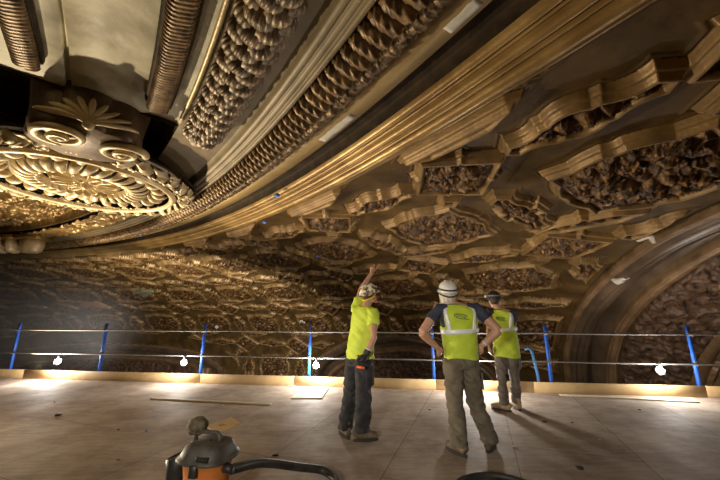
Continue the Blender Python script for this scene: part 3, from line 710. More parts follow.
for (px, py, r, kd), wh in zip(DEB, where):
    p = atZ(px, py, 0); mb = MB(); nn = 5 if r > .06 else 1
    for k in range(nn):
        ox, oy = (random.uniform(-r, r), random.uniform(-r, r)) if nn > 1 else (0, 0); rr = r*(.45 if nn > 1 else 1)
        b = MB().ball((0, 0, 0), (rr, rr*.7, rr*.3), 9, 6); a0 = random.random()*6
        vv = []
        for q in b.v:
            kq = 1+.35*math.sin(q[0]*90+q[1]*60+a0); vv.append((q[0]*kq+ox, q[1]*kq+oy, max(q[2], -rr*.25)+rr*.26))
        mb.add(vv, b.f)
    o = mb.build('debris_scrap', {'pale': M['patch'], 'dark': M['sole'], 'tape': M['bluetape']}[kd]); o.location = tuple(p); tag(o, wh, 'debris', 'scraps on the floor')
# ------------------------------------------------------------------ wet/dry vacuum
vc = atZ(209.5, 449, .46); vac = empty('shop_vacuum', (vc[0], vc[1], 0), math.radians(-14)); tag(vac, 'orange shop vacuum with dusty charcoal lid and carry handle', 'vacuum')
mb = MB(); prof = [(.02, .07), (.14, .07), (.155, .09), (.165, .30), (.178, .395), (.188, .40), (.188, .41)]; mb.lathe(prof, seg=40); mb.build('drum', M['orange'], vac)
mb = MB()
rings = [(.408, .205, .19), (.418, .212, .197), (.432, .207, .192), (.440, .190, .175), (.455, .186, .170), (.495, .165, .150), (.515, .150, .13), (.522, .135, .11), (.523, .01, .01)]
v = []; n = 40
for z_, a, b in rings:
    for k in range(n):
        q = 2*PI*k/n; ca, sa_ = math.cos(q), math.sin(q); e = .7
        v.append((a*math.copysign(abs(ca)**e, ca)+.01*(z_ > .5), b*math.copysign(abs(sa_)**e, sa_), z_))
mb.add(v, [(i*n+k, i*n+(k+1) % n, (i+1)*n+(k+1) % n, (i+1)*n+k) for i in range(len(rings)-1) for k in range(n)])
lid = mb.build('lid', M['vaclid'], vac)
mb = MB()
for k in range(7): mb.box((.03+k*.014, -.165+.0*k, .455), (.006, .03, .03), rz=0, m=0)
mb.build('vent', M['black'], lid)
MB().tube([(-.135, 0, .50), (-.135, 0, .555), (-.12, 0, .578), (.06, 0, .578), (.085, 0, .558), (.09, 0, .50)], [.018, .017, .016, .016, .017, .018], 12).build('handle', M['vaclid'], vac)
for a in (-1.45, 1.45+.3, PI-.1):
    MB().box((.19*math.cos(a), .19*math.sin(a), .385), (.03, .06, .085), rz=a, bev=.006).build('latch', M['black'], vac)
MB().tube([(.14, -.02, .36), (.20, -.03, .36), (.24, -.035, .355)], [.035, .034, .030], 16).build('hose_port', M['black'], vac)
for a in (.8, 2.4, 3.9, 5.5):
    MB().tube([(.13*math.cos(a), .13*math.sin(a)-.012, .031), (.13*math.cos(a), .13*math.sin(a)+.012, .031)], .03, 14).build('caster', M['black'], vac)
# filter puff on the lid
mb = MB(); sp_ = atZ(193, 428, .64); b = MB().ball((0, 0, 0), (.075, .065, .062), 30, 20)
mb.add([tuple(np.array(q)*(1+.12*random.random()+.08*math.sin(q[0]*60)*math.cos(q[1]*70))) for q in b.v], b.f)
o = mb.build('dusty_brush', M['sponge']); o.location = (vc[0]-.125, vc[1]+.03, .615); tag(o, 'dusty round bristle brush head resting on the vacuum lid', 'brush')
# hose
def hose(pts, r, name, lb, cat, par=None):
    P_ = [np.array(p, float) for p in pts]; out = []
    for i in range(len(P_)-1):
        p0 = P_[max(i-1, 0)]; p1 = P_[i]; p2 = P_[i+1]; p3 = P_[min(i+2, len(P_)-1)]
        for t in np.linspace(0, 1, 26, endpoint=False):
            out.append(.5*((2*p1)+(-p0+p2)*t+(2*p0-5*p1+4*p2-p3)*t*t+(-p0+3*p1-3*p2+p3)*t**3))
    out.append(P_[-1]); rad = [r*(1.0 if k % 2 else .88) for k in range(len(out))]
    o = MB().tube(out, rad, 12).build(name, M['hose'], par)
    if lb: tag(o, lb, cat)
    return o
import mathutils
def vloc(x, y, z):
    a = math.radians(-14); return (vc[0]+x*math.cos(a)-y*math.sin(a), vc[1]+x*math.sin(a)+y*math.cos(a), z)
h0 = vloc(.225, -.033, .356)
p1 = atZ(262, 463, .27); p2 = atZ(298, 467, .13); p3 = atZ(324, 471, .045); p4 = atZ(337, 484, .04); p5 = atZ(325, 510, .04)
hose([h0, p1, p2, p3, p4, p5], .036, 'vacuum_hose', 'black ribbed vacuum hose curving right from the vacuum across the floor', 'hose')
# dark hose wand looped left of the vacuum
q0 = vloc(-.155, .06, .44)
mb = MB(); c_ = vloc(-.27, -.02, 0)
v = []; n = 20; rg = [(.0, .055), (.05, .06), (.30, .065), (.40, .075), (.405, .067), (.30, .057), (.02, .05)]
for z_, r in rg:
    for k in range(n): v.append((r*1.1*math.cos(2*PI*k/n), r*.9*math.sin(2*PI*k/n), z_+.03*(z_ > .3)*math.cos(2*PI*k/n)))
f_ = [(i*n+k, i*n+(k+1) % n, (i+1)*n+(k+1) % n, (i+1)*n+k) for i in range(len(rg)-1) for k in range(n)]+[tuple(range(n-1, -1, -1)), tuple(range((len(rg)-1)*n, len(rg)*n))]
mb.add(v, f_); o = mb.build('plastic_caddy', M['black']); o.location = (c_[0], c_[1], .0); tag(o, 'open black plastic holder standing at the left side of the vacuum', 'holder')
# coiled hose bottom centre
cc = np.array((1.15, 2.96, 0)); pts = []
for i in range(60):
    a = i/59*2*PI*1.9; r = .37-.02*(i/59); pts.append((cc[0]+r*1.05*math.cos(a), cc[1]+r*math.sin(a), .03+.03*i/59))
o = MB().tube(pts, .027, 12).build('coiled_hose', M['hose']); tag(o, 'coiled black hose on the floor at the bottom edge', 'hose')
# ------------------------------------------------------------------ people
def rot_z(a): return np.array(((math.cos(a), -math.sin(a), 0), (math.sin(a), math.cos(a), 0), (0, 0, 1)))
def V3(*a): return np.array(a, float)
def interp_prof(prof, t):
    ts = [p[0] for p in prof]; return [float(np.interp(t, ts, [p[k] for p in prof])) for k in range(1, len(prof[0]))]
def hand(mb, wrist, d, palm_n, curl, side, point=False, L=.185):
    """wrist pos, direction of the hand, palm normal, curl 0..1, side +1/-1 thumb side along cross(d,palm)"""
    d = d/np.linalg.norm(d); n = palm_n-d*palm_n.dot(d); n /= np.linalg.norm(n); l = np.cross(d, n)*side
    mb.tube([wrist-d*.04, wrist, wrist+d*.045, wrist+d*.085], [(.030, .022), (.029, .020), (.042, .018), (.041, .015)], 12, side=l)
    base = wrist+d*.085
    for k, (o, ln) in enumerate(((.031, .072), (.011, .082), (-.010, .077), (-.030, .060))):
        c = curl if not (point and k == 0) else .03
        if point and k > 0: c = 1.0
        p = [base+l*o-d*.02]; ang = 0
        for sgm, fr in enumerate((.45, .32, .23)):
            ang += c*[1.15, 1.5, 1.0][sgm]
            dd = d*math.cos(ang)+n*math.sin(ang)+l*o*.8*(1-c); p.append(p[-1]+dd/np.linalg.norm(dd)*ln*fr*1.12)
        mb.tube(p, [.0105, .0098, .0088, .0072], 8)
    t0 = wrist+d*.02+l*.026; mb.tube([t0, t0+(d*.6+l*.75+n*.2)*.04, t0+(d*.85+l*.45+n*.4)*.075, t0+(d*.9+l*.15+n*.6)*.095], [.014, .0125, .011, .008], 8)
def head(mb, c, fwd, up, s=1.):
    """c = centre of the skull"""
    up = up/np.linalg.norm(up); fwd = fwd-up*fwd.dot(up); fwd /= np.linalg.norm(fwd); r = np.cross(fwd, up); R = np.stack([r, fwd, up], 1)
    P_ = lambda x, y, z: c+R @ (np.array((x, y, z))*s)
    mb.ball(P_(0, -.01, .015), (.077*s, .098*s, .10*s), 20, 14, R=R)
    mb.tube([P_(0, .03, .03), P_(0, .035, -.03), P_(0, .045, -.08), P_(0, .055, -.112)], [(.07*s, .06*s), (.066*s, .055*s), (.052*s, .045*s), (.025*s, .025*s)], 16, side=r)
    mb.tube([P_(0, .085, .015), P_(0, .105, -.015), P_(0, .112, -.03), P_(0, .095, -.04)], [.008, .012, .016, .008], 8)
    for sg in (-1, 1): mb.ball(P_(sg*.078, -.005, -.015), (.010, .020, .032), 10, 8, R=R)
    mb.tube([P_(-.022, .094, -.066), P_(0, .101, -.064), P_(.022, .094, -.066)], [.005, .008, .005], 8)
    return P_, R
class Torso:
    """elliptic sections along a centre line; used for shirts, vests and stripes alike"""
    def __init__(s, rings, yaw):   # rings: (cx,cy,z,a,b)
        s.r = np.array(rings, float); s.yaw = yaw
    def pt(s, z, phi, off=0.):
        cx, cy, a, b = [np.interp(z, s.r[:, 2], s.r[:, k]) for k in (0, 1, 3, 4)]
        e = .82; ca, sa_ = np.cos(phi), np.sin(phi)
        x = (a+off)*np.sign(ca)*np.abs(ca)**e; y = (b+off)*np.sign(sa_)*np.abs(sa_)**e
        c_, s_ = math.cos(-s.yaw), math.sin(-s.yaw)
        return np.stack([cx+x*c_-y*s_, cy+x*s_+y*c_, z+0*x], -1)
    def wr(s, z, phi, k): 
        fz = (z-s.r[0, 2])/(s.r[-1, 2]-s.r[0, 2])
        return k*(np.sin(phi*5+z*26)*.5+np.sin(phi*9-z*41+1)*.35+np.sin(z*60+phi*3)*.3)*(1-np.clip(fz, 0, 1)*.7)
    def shell(s, name, m, parent, z0, z1, off, nz=46, na=72, wr=.006, cut=None, dz=None):
        z = np.linspace(z0, z1, nz); ph = np.linspace(0, 2*PI, na, endpoint=False); Z, Pp = np.meshgrid(z, ph, indexing='ij')
        if dz is not None: Z = Z+dz(Pp)*((z1-Z)/(z1-z0))
        O = off+s.wr(Z, Pp, wr); V = s.pt(Z, Pp, O).reshape(-1, 3); V2 = s.pt(Z, Pp, O-.008).reshape(-1, 3)
        q = grid_quads(nz, na, wrap=True)
        if cut is not None: q = q[~cut(Z.reshape(-1)[q[:, 0]], Pp.reshape(-1)[q[:, 0]])]
        q2 = q[:, ::-1]+len(V)
        # close the hem
        a = np.arange(na); hem = np.stack([(a+1) % na, a, a+len(V), (a+1) % na+len(V)], -1)
        return mesh_np(name, np.concatenate([V, V2]), np.concatenate([q, q2, hem]), m, None, parent)
    def strip(s, pts, hw, off, m, parent, name='reflective_stripe', wr=.006):
        """pts: list of (phi, z) centre line on the surface, hw half width in metres"""
        n = 40; t = np.linspace(0, len(pts)-1, n); ph = np.interp(t, range(len(pts)), [p[0] for p in pts]); z = np.interp(t, range(len(pts)), [p[1] for p in pts])
        C0 = s.pt(z, ph); T = np.gradient(C0, axis=0); a_ = np.interp(z, s.r[:, 2], s.r[:, 3])
        dph = np.gradient(ph); dzz = np.gradient(z); L = np.hypot(dph*a_, dzz)+1e-9
        rows = []
        for k in (-1, -.33, .33, 1):
            pp = ph+k*hw*(-dzz/L)/a_; zz = z+k*hw*(dph*a_/L); rows.append(s.pt(zz, pp, off+s.wr(zz, pp, wr)))
        inn_ = []
        for k in (-1, -.33, .33, 1):
            pp = ph+k*hw*(-dzz/L)/a_; zz = z+k*hw*(dph*a_/L); inn_.append(s.pt(zz, pp, off+s.wr(zz, pp, wr)-.004))
        V = np.concatenate([np.stack(rows, 1).reshape(-1, 3), np.stack(inn_, 1).reshape(-1, 3)]); q = grid_quads(n, 4)
        e1 = np.array([(i*4, (i+1)*4, (i+1)*4+4*n, i*4+4*n) for i in range(n-1)]); e2 = np.array([((i+1)*4+3, i*4+3, i*4+3+4*n, (i+1)*4+3+4*n) for i in range(n-1)])
        return mesh_np(name, V, np.concatenate([q, q[:, ::-1]+4*n, e1, e2]), m, None, parent)
def boot(mb, ank, d, s=1., sole=None):
    """d heading of the toe in plan"""
    d = V3(d[0], d[1], 0); d /= np.linalg.norm(d); l = V3(-d[1], d[0], 0); a = V3(ank[0], ank[1], 0)
    pr = [(-.095, .045, .030, .040), (-.08, .055, .036, .052), (-.03, .062, .040, .060), (.04, .055, .043, .050), (.10, .045, .050, .040), (.155, .040, .047, .033), (.185, .036, .030, .022)]
    mb.tube([a+d*x*s+V3(0, 0, z*s+.012) for x, z, w_, h_ in pr], [(w_*s, h_*s) for x, z, w_, h_ in pr], 16, side=l)
    mb.tube([a-d*.02+V3(0, 0, .05), a-d*.02+V3(0, 0, .12), a-d*.02+V3(0, 0, .19)], [(.045*s, .055*s), (.048*s, .055*s), (.052*s, .058*s)], 14, side=l)
    if sole is not None:
        n = 22; v = []
        for z in (0, .022):
            for k in range(n):
                q = 2*PI*k/n; x = math.cos(q); y = math.sin(q); v.append(a+d*(.045+.145*x)*s+l*y*(.046+.008*x)*s+V3(0, 0, z))
        sole.add(v, [tuple(range(n-1, -1, -1)), tuple(range(n, 2*n))]+[(k, (k+1) % n, n+(k+1) % n, n+k) for k in range(n)])
def leg(mb, hip, knee, ank, side, r=(.098, .085, .070, .066, .062), cuff=True):
    h1 = hip*.6+knee*.4; s1 = knee*.55+ank*.45
    mb.tube([hip+V3(0, 0, .05), hip, h1, knee, s1, ank+V3(0, 0, .06), ank+V3(0, 0, -.005)], [(r[0]*.95, r[0]*1.0), (r[0], r[0]*1.08), (r[1]*1.05, r[1]*1.12), (r[2], r[2]*1.05), (r[3], r[3]*1.12), (r[4], r[4]*1.08), (r[4]*1.12, r[4]*1.25)], 18, side=side)
def helmet(parent, c, R, mshell, s=1., brim=.03, name='helmet', prof='hard'):
    P_ = lambda p: c+R @ np.array(p)
    mb = MB(); rings = [(0, 0, 1.), (.02, 0, 1.), (.05, 0, .96), (.08, 0, .85), (.105, 0, .64), (.12, 0, .36), (.126, 0, .03)]; n = 36; v = []
    for z, o, k in rings:
        for i in range(n):
            q = 2*PI*i/n; v.append(P_((.112*s*k*math.cos(q), .136*s*k*math.sin(q)-.004, z*s+.03+.006*max(0, math.cos(2*q))*(k < .9))))
    f_ = [(i*n+k, i*n+(k+1) % n, (i+1)*n+(k+1) % n, (i+1)*n+k) for i in range(len(rings)-1) for k in range(n)]
    b0 = len(v)
    for z, e in ((.032, 1.0), (.022, 1.12), (.026, 1.12)):
        for i in range(n):
            q = 2*PI*i/n; k = 1+(e-1)*(1+1.3*max(0, math.sin(q))); v.append(P_((.112*s*k*math.cos(q), .136*s*k*math.sin(q), z)))
    for a in range(2): f_ += [(b0+a*n+(k+1) % n, b0+a*n+k, b0+(a+1)*n+k, b0+(a+1)*n+(k+1) % n) for k in range(n)]
    mb.add(v, f_)
    for x in (-.03, 0, .03):
        mb.tube([P_((x*s, .125*s*math.sin(t), .035+.126*s*math.cos(t))) for t in np.linspace(-1.1, 1.1, 9)], [(.006, .006)]*9, 6)
    return mb.build(name, mshell, parent)
def person(loc, label, J, yaw, cfg):
    """J: joints as offsets from loc (world axes); yaw = facing, 0 = away from the camera, + to the right"""
    root = empty('person', loc); tag(root, label, 'person', None)
    fw = V3(math.sin(yaw), math.cos(yaw), 0); rt = V3(math.cos(yaw), -math.sin(yaw), 0)
    # body: head, neck, chest core, arms and hands in one surface
    mb = MB(); hc = J['head']; up = cfg.get('head_up', V3(0, 0, 1)); hf = cfg.get('head_f', fw)
    P_, R = head(mb, hc, hf, up)
    nk = J['neck']; mb.tube([nk-V3(0, 0, .10), nk, (nk+hc)/2, hc-up*.03-hf*.01], [(.09, .07), (.062, .060), (.056, .058), (.058, .06)], 16, side=rt)
    pel = J['pelvis']; ch = (J['shL']+J['shR'])/2
    mb.tube([pel-V3(0, 0, .05), pel, pel*.5+ch*.5-V3(0, 0, .05), ch-V3(0, 0, .12), ch+V3(0, 0, .0), nk-V3(0, 0, .02)], [(.13, .09), (.14, .10), (.135, .09), (.16, .10), (.15, .075), (.07, .055)], 20, side=rt)
    for S_ in ('L', 'R'):
        sh, el, wr_ = J['sh'+S_], J['el'+S_], J['wr'+S_]; k = cfg.get('arm', 1.)
        mb.tube([ch*.45+sh*.55, sh, sh*.7+el*.3, el*.85+sh*.15, el], [.055*k, .056*k, .051*k, .042*k, .040*k], 14)
        d = (wr_-el); pn = cfg['palm'+S_]
        mb.tube([el-d*.03, el+d*.02, el+d*.25, el+d*.7, wr_], [.038*k, .042*k, .043*k, .032*k, .026*k], 14)
        hd = cfg.get('hdir'+S_, d); hand(mb, wr_, hd, pn, cfg['curl'+S_], cfg['th'+S_], cfg.get('point') == S_)
    # leg cores down to the boots keep the body one figure
    for S_ in ('L', 'R'):
        hp, kn, an = J['hip'+S_], J['kn'+S_], J['an'+S_]
        mb.tube([hp+V3(0, 0, .06), hp, kn, an], [.075, .075, .05, .038], 12)
    body = mb.build('body', M['skin'], root, remesh=.0075, iters=3)
    for sg in (-1, 1): MB().ball(P_(sg*.031, .082, .004), .012, 10, 8).build('eye', M['eye'], root)
    # hair cap
    hb = MB(); hb.ball(P_(0, -.022, .018), (.084, .092, .098), 22, 14, R=R); hb.build('hair', M['hair'], root, remesh=.012, iters=2, disp=.004, dfreq=60)
    # trousers
    tb = MB()
    tb.tube([pel-V3(0, 0, .13), pel-V3(0, 0, .06), pel+V3(0, 0, .03), pel+V3(0, 0, .12)], [(.165, .12), (.175, .135), (.165, .125), (.16, .115)], 22, side=rt)
    for S_ in ('L', 'R'): leg(tb, J['hip'+S_], J['kn'+S_], J['an'+S_], rt, cfg.get('legr', (.098, .088, .072, .070, .066)))
    tr = tb.build('trousers', M[cfg['pants']], root, remesh=.010, iters=2, disp=.020, dfreq=12, seed=cfg['seed'])
    for sg in (-1, 1):   # back pockets
        p = pel-fw*.128+rt*.075*sg-V3(0, 0, .04); MB().box(tuple(p), (.10, .008, .12), rz=-yaw, bev=.003).build('back_pocket', M[cfg['pants']], tr)
    kb = J['kn'+'R']*.45+J['hip'+'R']*.55+rt*.105; MB().box(tuple(kb), (.018, .13, .18), rz=-yaw, bev=.006).build('cargo_pocket', M[cfg['pants']], tr)
    for S_ in ('L', 'R'):
        b = MB(); so = MB(); boot(b, J['an'+S_], cfg['toe'+S_], 1.08, so); b.tube([V3(J['an'+S_][0], J['an'+S_][1], .10), V3(J['an'+S_][0], J['an'+S_][1], .19)], [.062, .066], 14); bo = b.build('boot', M[cfg['boot']], root, remesh=.009, iters=3); so.build('sole', M['sole'], bo)
    # torso clothes
    T = Torso([(pel[0], pel[1], pel[2]-.06, .185, .145), (pel[0], pel[1], pel[2]+.05, .18, .14), (pel[0]*.5+ch[0]*.5, pel[1]*.5+ch[1]*.5, (pel[2]+ch[2])/2, .18*cfg.get('wide', 1), .13), (ch[0], ch[1]-0.0, ch[2]-.17, .205*cfg.get('wide', 1), .14), (ch[0], ch[1], ch[2]-.05, .205*cfg.get('wide', 1), .125), (ch[0], ch[1], ch[2]+.0, .18*cfg.get('wide', 1), .11), (nk[0]*.4+ch[0]*.6, nk[1]*.4+ch[1]*.6, ch[2]+.035, .13, .095), (nk[0], nk[1], ch[2]+.065, .075, .075)], yaw)
    z0 = cfg['hem']; z1 = ch[2]+.06
    sleeve = MB(); ka = max(1, .80*cfg.get('arm', 1))
    for S_ in ('L', 'R'):
        sh, el = J['sh'+S_], J['el'+S_]; fr = cfg.get('sleeve', .55)
        e_ = sh*(1-fr)+el*fr; mid = sh*(1-fr*.5)+el*fr*.5; inn_ = ch*.5+sh*.5-V3(0, 0, .01)
        sleeve.tube([inn_, sh, mid, e_], [(.085*ka, .075*ka), (.078*ka, .072*ka), (.071*ka, .069*ka), (.070*ka, .068*ka)], 18)
    if cfg['top'] == 'tee':
        z = np.linspace(z0, z1, 16)
        for i in range(1):
            prof_ = [T.pt(zz, np.linspace(0, 2*PI, 40, endpoint=False), .004) for zz in z]
            v = [p for r_ in prof_ for p in r_]; n = 40
            sleeve.add(v, [(a*n+k, a*n+(k+1) % n, (a+1)*n+(k+1) % n, (a+1)*n+k) for a in range(15) for k in range(n)]+[tuple(range(n-1, -1, -1)), tuple(range(15*n, 16*n))])
        sleeve.build('shirt', M['tee'], root, remesh=.011, iters=3, disp=.012, dfreq=10, seed=7)
    else:
        v = [p for zz in np.linspace(ch[2]-.3, ch[2]+.062, 12) for p in T.pt(zz, np.linspace(0, 2*PI, 40, endpoint=False), -.012)]; n = 40
        sleeve.add(v, [(a*n+k, a*n+(k+1) % n, (a+1)*n+(k+1) % n, (a+1)*n+k) for a in range(11) for k in range(n)]+[tuple(range(n-1, -1, -1)), tuple(range(11*n, 12*n))])
        sleeve.build('shirt', M['navy'], root, remesh=.011, iters=3, disp=.006, dfreq=10, seed=2)
        def cut(Z, Pp):      # arm holes
            side_ = np.abs(np.cos(Pp)) > .80
            return (side_ & (Z > ch[2]-.21) & (Z < ch[2]+.03))
        vest = T.shell('vest', M['lime'], root, z0, z1-.01, .012, cut=cut, dz=lambda p: .012*np.sin(p*3+1))
        zb = ch[2]-.255
        # local back side is phi = -90 deg
        T.strip([(-PI*1.0, zb-.005), (-PI*.75, zb-.008), (-PI/2, zb), (-PI*.25, zb+.012), (0, zb+.01), (PI*.25, zb), (PI*.5, zb), (PI*.75, zb), (PI, zb-.005)], .027, .020, M['reflect'], vest)
        for pc_, top in ((-PI/2-.62, -PI/2-.85), (-PI/2+.62, -PI/2+.85)):
            T.strip([(pc_, zb+.02), (pc_, zb+.10), ((pc_+top)/2-.0, ch[2]-.05), (top, ch[2]+.012)], .026, .020, M['reflect'], vest)
        for pc_, top in ((PI/2-.62, PI/2-.85), (PI/2+.62, PI/2+.85)):
            T.strip([(pc_, zb+.02), (pc_, ch[2]-.05), (top, ch[2]+.012)], .026, .020, M['reflect'], vest)
        # oval script logo on the back, high between the stripes
        zl = ch[2]-.085; lg = MB()
        def bk(u_, w_): return T.pt(zl+w_, -PI/2+u_/.26, .018+float(T.wr(zl+w_, -PI/2+u_/.26, .006)))
        cl = [bk(.068*math.cos(a), .026*math.sin(a)-.012*math.cos(a)) for a in np.linspace(.4, 5.6, 30)]; lg.tube(cl, .0035, 6)
        for o in (-.035, -.012, .012, .036): lg.tube([bk(o+.013*math.cos(a), .011*math.sin(a)-.01*o/.04) for a in np.linspace(0, 5.2, 12)], .0026, 6)
        lg.tube([bk(.03, -.028), bk(.06, -.034), bk(.085, -.030)], .003, 6)
        lg.build('logo', M['navy'], vest)
    hat = cfg['hat']
    if hat == 'white':
        hm = helmet(root, hc, R, M['helmet']); 
        MB().tube([P_(.118*math.cos(a), .142*math.sin(a)-.004, .062) for a in np.linspace(0, 2*PI, 30)], [(.004, .010)]*30, 8).build('helmet_band', M['band'], hm)
        cb = MB(); v = []; n = 26; rows = [(.035, .104, .124), (0, .104, .122), (-.05, .098, .108), (-.10, .090, .095), (-.135, .098, .10)]
        for z, a, b in rows:
            for k in range(n):
                q = PI+PI*k/(n-1); q = PI*.88+PI*1.24*k/(n-1); w_ = 1+.05*math.sin(k*2.1+z*30); v.append(P_(a*w_*math.cos(q), b*w_*math.sin(q)-.006, z))
        for z, a, b in rows:
            for k in range(n):
                q = PI*.88+PI*1.24*k/(n-1); w_ = .94; v.append(P_(a*w_*math.cos(q), b*w_*math.sin(q)-.006, z))
        f_ = [(i*n+k, i*n+k+1, (i+1)*n+k+1, (i+1)*n+k) for i in range(4) for k in range(n-1)]; m0 = 5*n; f_ += [tuple(m0+j for j in q[::-1]) for q in f_]
        f_ += [(4*n+k, 4*n+k+1, m0+4*n+k+1, m0+4*n+k) for k in range(n-1)]
        cb.add(v, f_).build('neck_cloth', M['cloth'], root)
        MB().tube([P_(.108*math.cos(a), .128*math.sin(a)-.006, -.005+.01*math.cos(2*a)) for a in np.linspace(PI*.95, PI*2.05, 16)], [(.004, .010)]*16, 8).build('helmet_strap', M['band'], root)
    elif hat == 'sticker':
        hm = helmet(root, hc, R, M['sticker'])
        MB().tube([P_(.100*math.cos(a), .120*math.sin(a)-.004, -.012-.02*abs(math.sin(a))) for a in np.linspace(PI*.98, PI*2.02, 18)], [(.004, .011)]*18, 8).build('helmet_strap', M['yellow'], root)
        for sg in (-1, 1): MB().tube([P_(sg*.098, -.01, .03), P_(sg*.090, .02, -.04), P_(sg*.06, .06, -.10), P_(0, .075, -.125)], [(.003, .009)]*4, 8).build('chin_strap', M['red'], root)
        mb = MB(); mb.box((0, 0, 0), (.05, .03, .03), bev=.006); o = mb.build('headlamp', M['helmet'], hm); o.location = tuple(P_(-.0, .150, .07)); o.rotation_euler = (0, 0, -yaw)
    else:
        hm = helmet(root, hc, R, M['band'], s=.98)
        MB().tube([P_(.116*math.cos(a), .140*math.sin(a)-.004, .075) for a in np.linspace(0, 2*PI, 30)], [(.004, .011)]*30, 8).build('lamp_band', M['steel'], hm)
        mb = MB(); mb.tube([P_(-.09, .095, .075), P_(-.112, .12, .075)], [.022, .020], 12).build('headlamp', M['helmet'], hm)
    return root, fw, rt, T, P_
# pointing man
J = dict(pelvis=V3(.0, .0, .97), hipL=V3(-.07, .07, .90), hipR=V3(.055, -.06, .90), knL=V3(-.115, .13, .50), knR=V3(.05, -.06, .50), anL=V3(-.175, .10, .10), anR=V3(.02, -.02, .10),
         shL=V3(-.05, .16, 1.53), shR=V3(.17, -.10, 1.49), elL=V3(.0, .36, 1.76), wrL=V3(.11, .40, 1.97), elR=V3(.17, -.22, 1.20), wrR=V3(.07, -.25, 1.00), neck=V3(.08, .03, 1.56), head=V3(.125, .08, 1.72))
J['elL'] = V3(.01, .34, 1.80); J['wrL'] = V3(.17, .40, 2.06)
root1, fw1, rt1, T1, P1 = person((0.0, 4.28, 0), 'person in a neon yellow tee and black trousers pointing one arm up', J, math.radians(48),
    dict(pants='dark', boot='boot', top='tee', hat='sticker', hem=.93, palmL=V3(.6, -.6, 0), palmR=V3(-.5, .6, 0), curlL=.9, curlR=.7, thL=1, thR=-1, point='L', toeL=(-.35, .8), toeR=(.95, .15), seed=1, sleeve=.52, arm=.95,
         hdirL=V3(.12, .1, 1), head_f=V3(.66, .62, .42), head_up=V3(-.22, -.25, .95), wide=.92, legr=(.105, .102, .092, .090, .086)))
g = MB(); hand(g, J['wrR']+0*J['wrR'], J['wrR']-J['elR'], V3(-.5, .6, 0), .72, -1); 
v2 = []; 
gl = MB(); hand(gl, J['wrR'], J['wrR']-J['elR'], V3(-.5, .6, 0), .7, -1); gl.tube([J['wrR']+(J['elR']-J['wrR'])*.02, J['wrR']+(J['elR']-J['wrR'])*.30], [.036, .038], 14)
glo = gl.build('work_glove', M['band'], root1, remesh=.007, iters=1); md = glo.modifiers.new('thick', 'DISPLACE'); md.strength = .006; md.mid_level = 0
MB().tube([J['wrR']+(J['elR']-J['wrR'])*.26, J['wrR']+(J['elR']-J['wrR'])*.34], [.043, .043], 14).build('glove_cuff', M['helmet'], glo)
w_ = J['wrR']+(J['wrR']-J['elR'])/np.linalg.norm(J['wrR']-J['elR'])*.12
o = MB().tube([V3(0, 0, 0)+rt1*-.06, rt1*.0, rt1*.06], [.014, .017, .014], 12).build('hand_tool', M['red'])
o.location = tuple(V3(0, 4.28, 0)+w_+V3(-.01, -.005, -.03)); tag(o, 'small orange red tool held in the gloved hand of the pointing man', 'tool')
# hands on hips
J = dict(pelvis=V3(.0, .0, 1.0), hipL=V3(-.095, .0, .92), hipR=V3(.095, .01, .92), knL=V3(-.095, .03, .50), knR=V3(.15, .07, .50), anL=V3(-.10, -.05, .10), anR=V3(.27, .06, .10),
         shL=V3(-.235, .0, 1.53), shR=V3(.225, .0, 1.54), elL=V3(-.46, -.10, 1.27), wrL=V3(-.27, .0, 1.09), elR=V3(.42, -.10, 1.29), wrR=V3(.25, -.02, 1.12), neck=V3(-.06, .02, 1.60), head=V3(-.10, .04, 1.72))
root2, fw2, rt2, T2, P2 = person((1.175, 3.93, 0), 'person standing hands on hips in a lime vest, white hard hat and olive trousers', J, math.radians(2),
    dict(pants='olive', boot='boot', top='vest', hat='white', hem=.98, palmL=V3(.4, .6, -.5), palmR=V3(-.4, .6, -.5), hdirL=V3(.7, .35, -.6), hdirR=V3(-.7, .35, -.6), curlL=.45, curlR=.45, thL=-1, thR=1, toeL=(-.5, .9), toeR=(.6, .9), seed=3, legr=(.108, .102, .090, .086, .084), sleeve=.50, arm=1.25,
         head_f=V3(.05, .9, .35), head_up=V3(0, -.25, .97), wide=1.08))
w_ = J['wrR']; d_ = (J['elR']-J['wrR']); d_ /= np.linalg.norm(d_)
MB().tube([w_+d_*.03, w_+d_*.05], [.037, .038], 16).build('watch', M['helmet'], root2)
# rearmost man
J = dict(pelvis=V3(.09, .0, .95), hipL=V3(.01, .03, .90), hipR=V3(.16, -.02, .90), knL=V3(-.0, .06, .50), knR=V3(.19, .02, .50), anL=V3(-.02, .02, .10), anR=V3(.22, .10, .10),
         shL=V3(-.09, .08, 1.49), shR=V3(.25, -.04, 1.47), elL=V3(-.16, .02, 1.19), wrL=V3(-.17, .03, .95), elR=V3(.30, .14, 1.22), wrR=V3(.20, .34, 1.20), neck=V3(.03, .05, 1.55), head=V3(-.01, .07, 1.69))
root3, fw3, rt3, T3, P3 = person((2.27, 5.42, 0), 'person in a lime vest, dark helmet and tan boots, rearmost of the three', J, math.radians(33),
    dict(pants='jean', boot='tanboot', top='vest', hat='cap', hem=.80, palmL=V3(1, 0, 0), palmR=V3(-1, 0, 0), curlL=.3, curlR=.35, thL=1, thR=1, toeL=(-.75, .65), toeR=(.1, 1), seed=5, sleeve=.45, arm=1.0,
         head_f=V3(.1, .95, .1), wide=.98, legr=(.095, .086, .072, .070, .066)))
